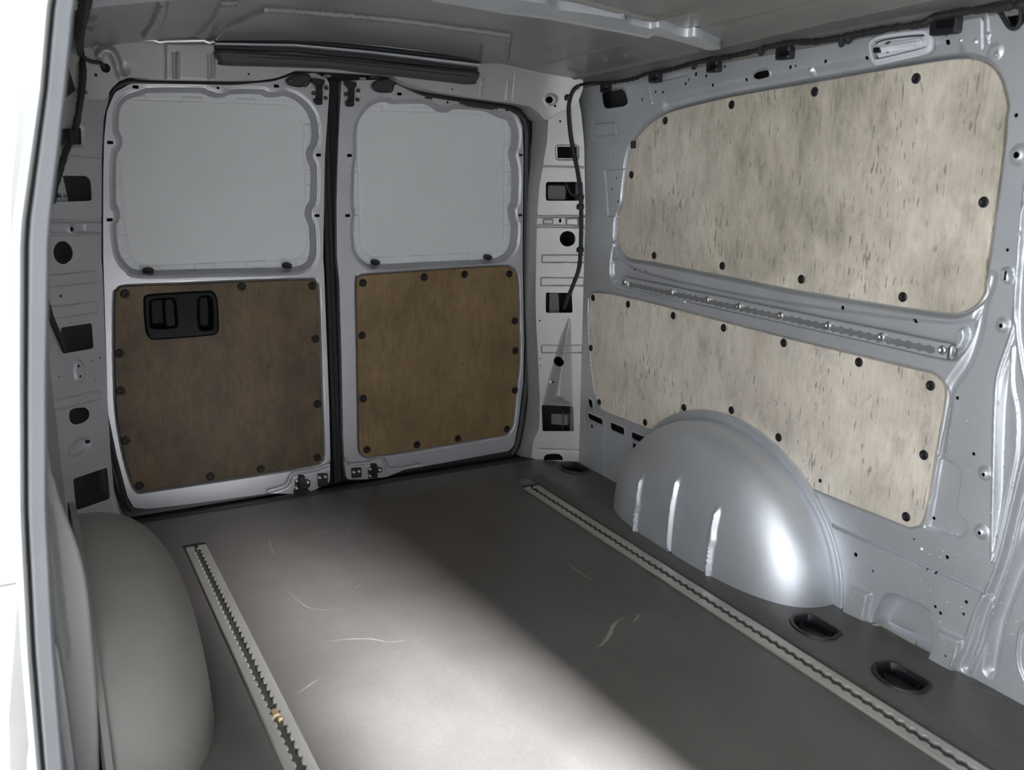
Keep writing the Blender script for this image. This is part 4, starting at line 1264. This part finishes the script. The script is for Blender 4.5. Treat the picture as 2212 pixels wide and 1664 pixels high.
v, f = tube(DPR.P(crom(DPR.px([(1222, 396), (1228, 410), (1236, 421), (1254, 424)], -.01), 5, False), -.01), .0035, 6)
mk('cable_branch', v, f, CABLE, cr)
ctl = np.vstack([CE.P(CE.px([(186, -25), (180, 20), (175, 52), (172, 78), (172, 90)], .016), .016), HD.P(HD.px([(174, 112), (179, 150), (177, 190)], .013), .013),
                 DPL.P(DPL.px([(171, 232)], .026), .026), DPL.P(DPL.px([(166, 263), (156, 296), (145, 320), (135, 350), (121, 397), (112, 438)], .014), .014)])
v, f = tube(crom(ctl, 6, False), [.012, .012, .010, .009, .008, .008, .008, .008], 8, .006, wob=.12)
cl = mk('cable', v, f, CABLE, None, 'thick black cable beside the left rear door post, upper run', 'cable')
v, f = tube(HD.P(crom(HD.px([(175, 116), (185, 127), (198, 133), (216, 136), (228, 146)], .012), 5, False), .012), .0048, 8)
mk('cable_branch', v, f, CABLE, cl)
v, f = bar(DPL, DPL.at((158, 296), .02), .012, .018, .006, .028, .003)
mk('cable_grommet', v, f, CABLE, cl)
cable('cable', DPL, [(96, 640), (103, 660), (111, 688), (124, 718), (135, 742), (140, 758)], .008, .0068, 'short black cable entering the lower opening of the left rear pillar', .05)
# clips that hold the harness
for k, (p, a, b, lbl) in enumerate([((1308, 190), .019, .012, 'rearmost'), ((1415, 167), .021, .014, 'second from the rear'), ((1542, 142), .021, .016, 'third from the rear'), ((1695, 113), .023, .016, 'fourth from the rear'), ((2043, 50), .030, .021, 'large front')]):
    v, f = bar(RW, RW.at(p, .010), a, b, .0005, .020, .004, rot=.0)
    t = mk('cable_clip', v, f, BLACK, None, '%s black cable clip on the right wall top rail' % lbl, 'clip', 'cable clips on the right wall')
    v, f = bar(RW, RW.at((p[0], p[1] + 3), .020), a * .6, b * .3, .019, .024, .001)
    mk('clip_tongue', v, f, HOUSING, t)
# loop of wiring in the big front opening
v, f = tube(RW.P(crom(RW.px([(2150, 10), (2165, 35), (2180, 58), (2196, 60), (2204, 45), (2206, 15)], .004), 5, False), .004), .004, 8)
mk('cable', v, f, CABLE, None, 'short black wiring loop in the front upper opening of the right wall', 'cable')

# ================================================================== WEAR AND WATER
def scuff(pts, w0, m):
    path = crom(FL.px(pts), 6, False)
    path = resample(path, .008, False)
    n = len(path)
    T = np.gradient(path, axis=0); T /= np.linalg.norm(T, axis=1)[:, None]
    nn = np.stack([-T[:, 1], T[:, 0]], 1)
    ww = w0 * np.sin(np.linspace(.08, math.pi - .08, n)) * rng.uniform(.5, 1.2, n)
    a, b = path + nn * ww[:, None], path - nn * ww[:, None]
    return np.vstack([FL.P(a, .0004), FL.P(b, .0004)]), [(i, i + 1, n + i + 1, n + i) for i in range(n - 1)]
for pts, w0, m in [([(1282, 1401), (1300, 1393), (1315, 1375), (1325, 1352), (1340, 1338)], .006, SCUFF), ([(1335, 1342), (1352, 1334)], .003, SCUFF), ([(1366, 1346), (1376, 1336), (1380, 1326)], .004, SCUFF),
                   ([(697, 1388), (745, 1382), (800, 1381), (845, 1388), (895, 1380)], .0020, SCUFF2), ([(580, 1165), (585, 1182), (594, 1202)], .0018, SCUFF2), ([(648, 1166), (690, 1152), (720, 1147)], .0022, SCUFF2), ([(741, 1136), (752, 1149), (760, 1160)], .0016, SCUFF2),
                   ([(615, 1268), (628, 1284), (645, 1299), (668, 1314), (700, 1318), (745, 1316)], .0016, SCUFF2), ([(1225, 1215), (1256, 1240), (1290, 1258)], .004, SCUFF2), ([(640, 1500), (670, 1480), (692, 1465)], .002, SCUFF2), ([(2075, 1476), (2120, 1490), (2168, 1508)], .0015, SCUFF), ([(765, 1275), (780, 1262)], .0015, SCUFF2)]:
    v, f = scuff(pts, w0, m)
    mk('scuff', v, f, m, floor, smooth=0)
V, F, b = [], [], 0
dv, df_ = lathe([(1.0, 0), (.86, .42), (.5, .75), (.18, .86)], 7, (-1, 0, 0))
for k in range(230):
    if k < 150:
        p = (rng.uniform(1830, 2200), rng.uniform(1190, 1440))
    else:
        p = (rng.uniform(2040, 2205), rng.uniform(860, 1200))
    u = RW.at(p)
    if u[1] < .03:
        continue
    h = heights(np.array([u]), wf)[0]
    r = rng.uniform(.0010, .0023)
    pos = RW.P(u, h + .0002)[0]
    V.append(dv * r + pos)
    F += [tuple(i + b for i in q) for q in df_]
    b += len(dv)
mk('water_droplets', np.vstack(V), F, DROP, None, 'fine water droplets on the lower front of the right wall', 'droplets', None, 'stuff')

# ================================================================== what each piece of the setting is
for o, lbl, c in [(door_1, 'left rear door with dark stained plywood and a black handle tray', 'door'), (door_2, 'right rear door with medium brown plywood and no handle', 'door'),
                  (floor, 'grey brown load floor board with a bright patch of daylight', 'floor'), (ceiling, 'bare metal roof skin with a pale cross bow', 'ceiling'),
                  (wall_right, 'silver pressed steel side wall on the right with many holes', 'wall'), (wall_left, 'left side wall, a thin slit behind the door post', 'wall'),
                  (wall_rear, 'painted header over the rear doors', 'wall'), (wall_rear_left, 'left rear pillar pierced by square and round openings', 'wall'), (wall_rear_right, 'right rear pillar with a black cable hanging down it', 'wall')]:
    o['label'] = lbl
    o['category'] = c
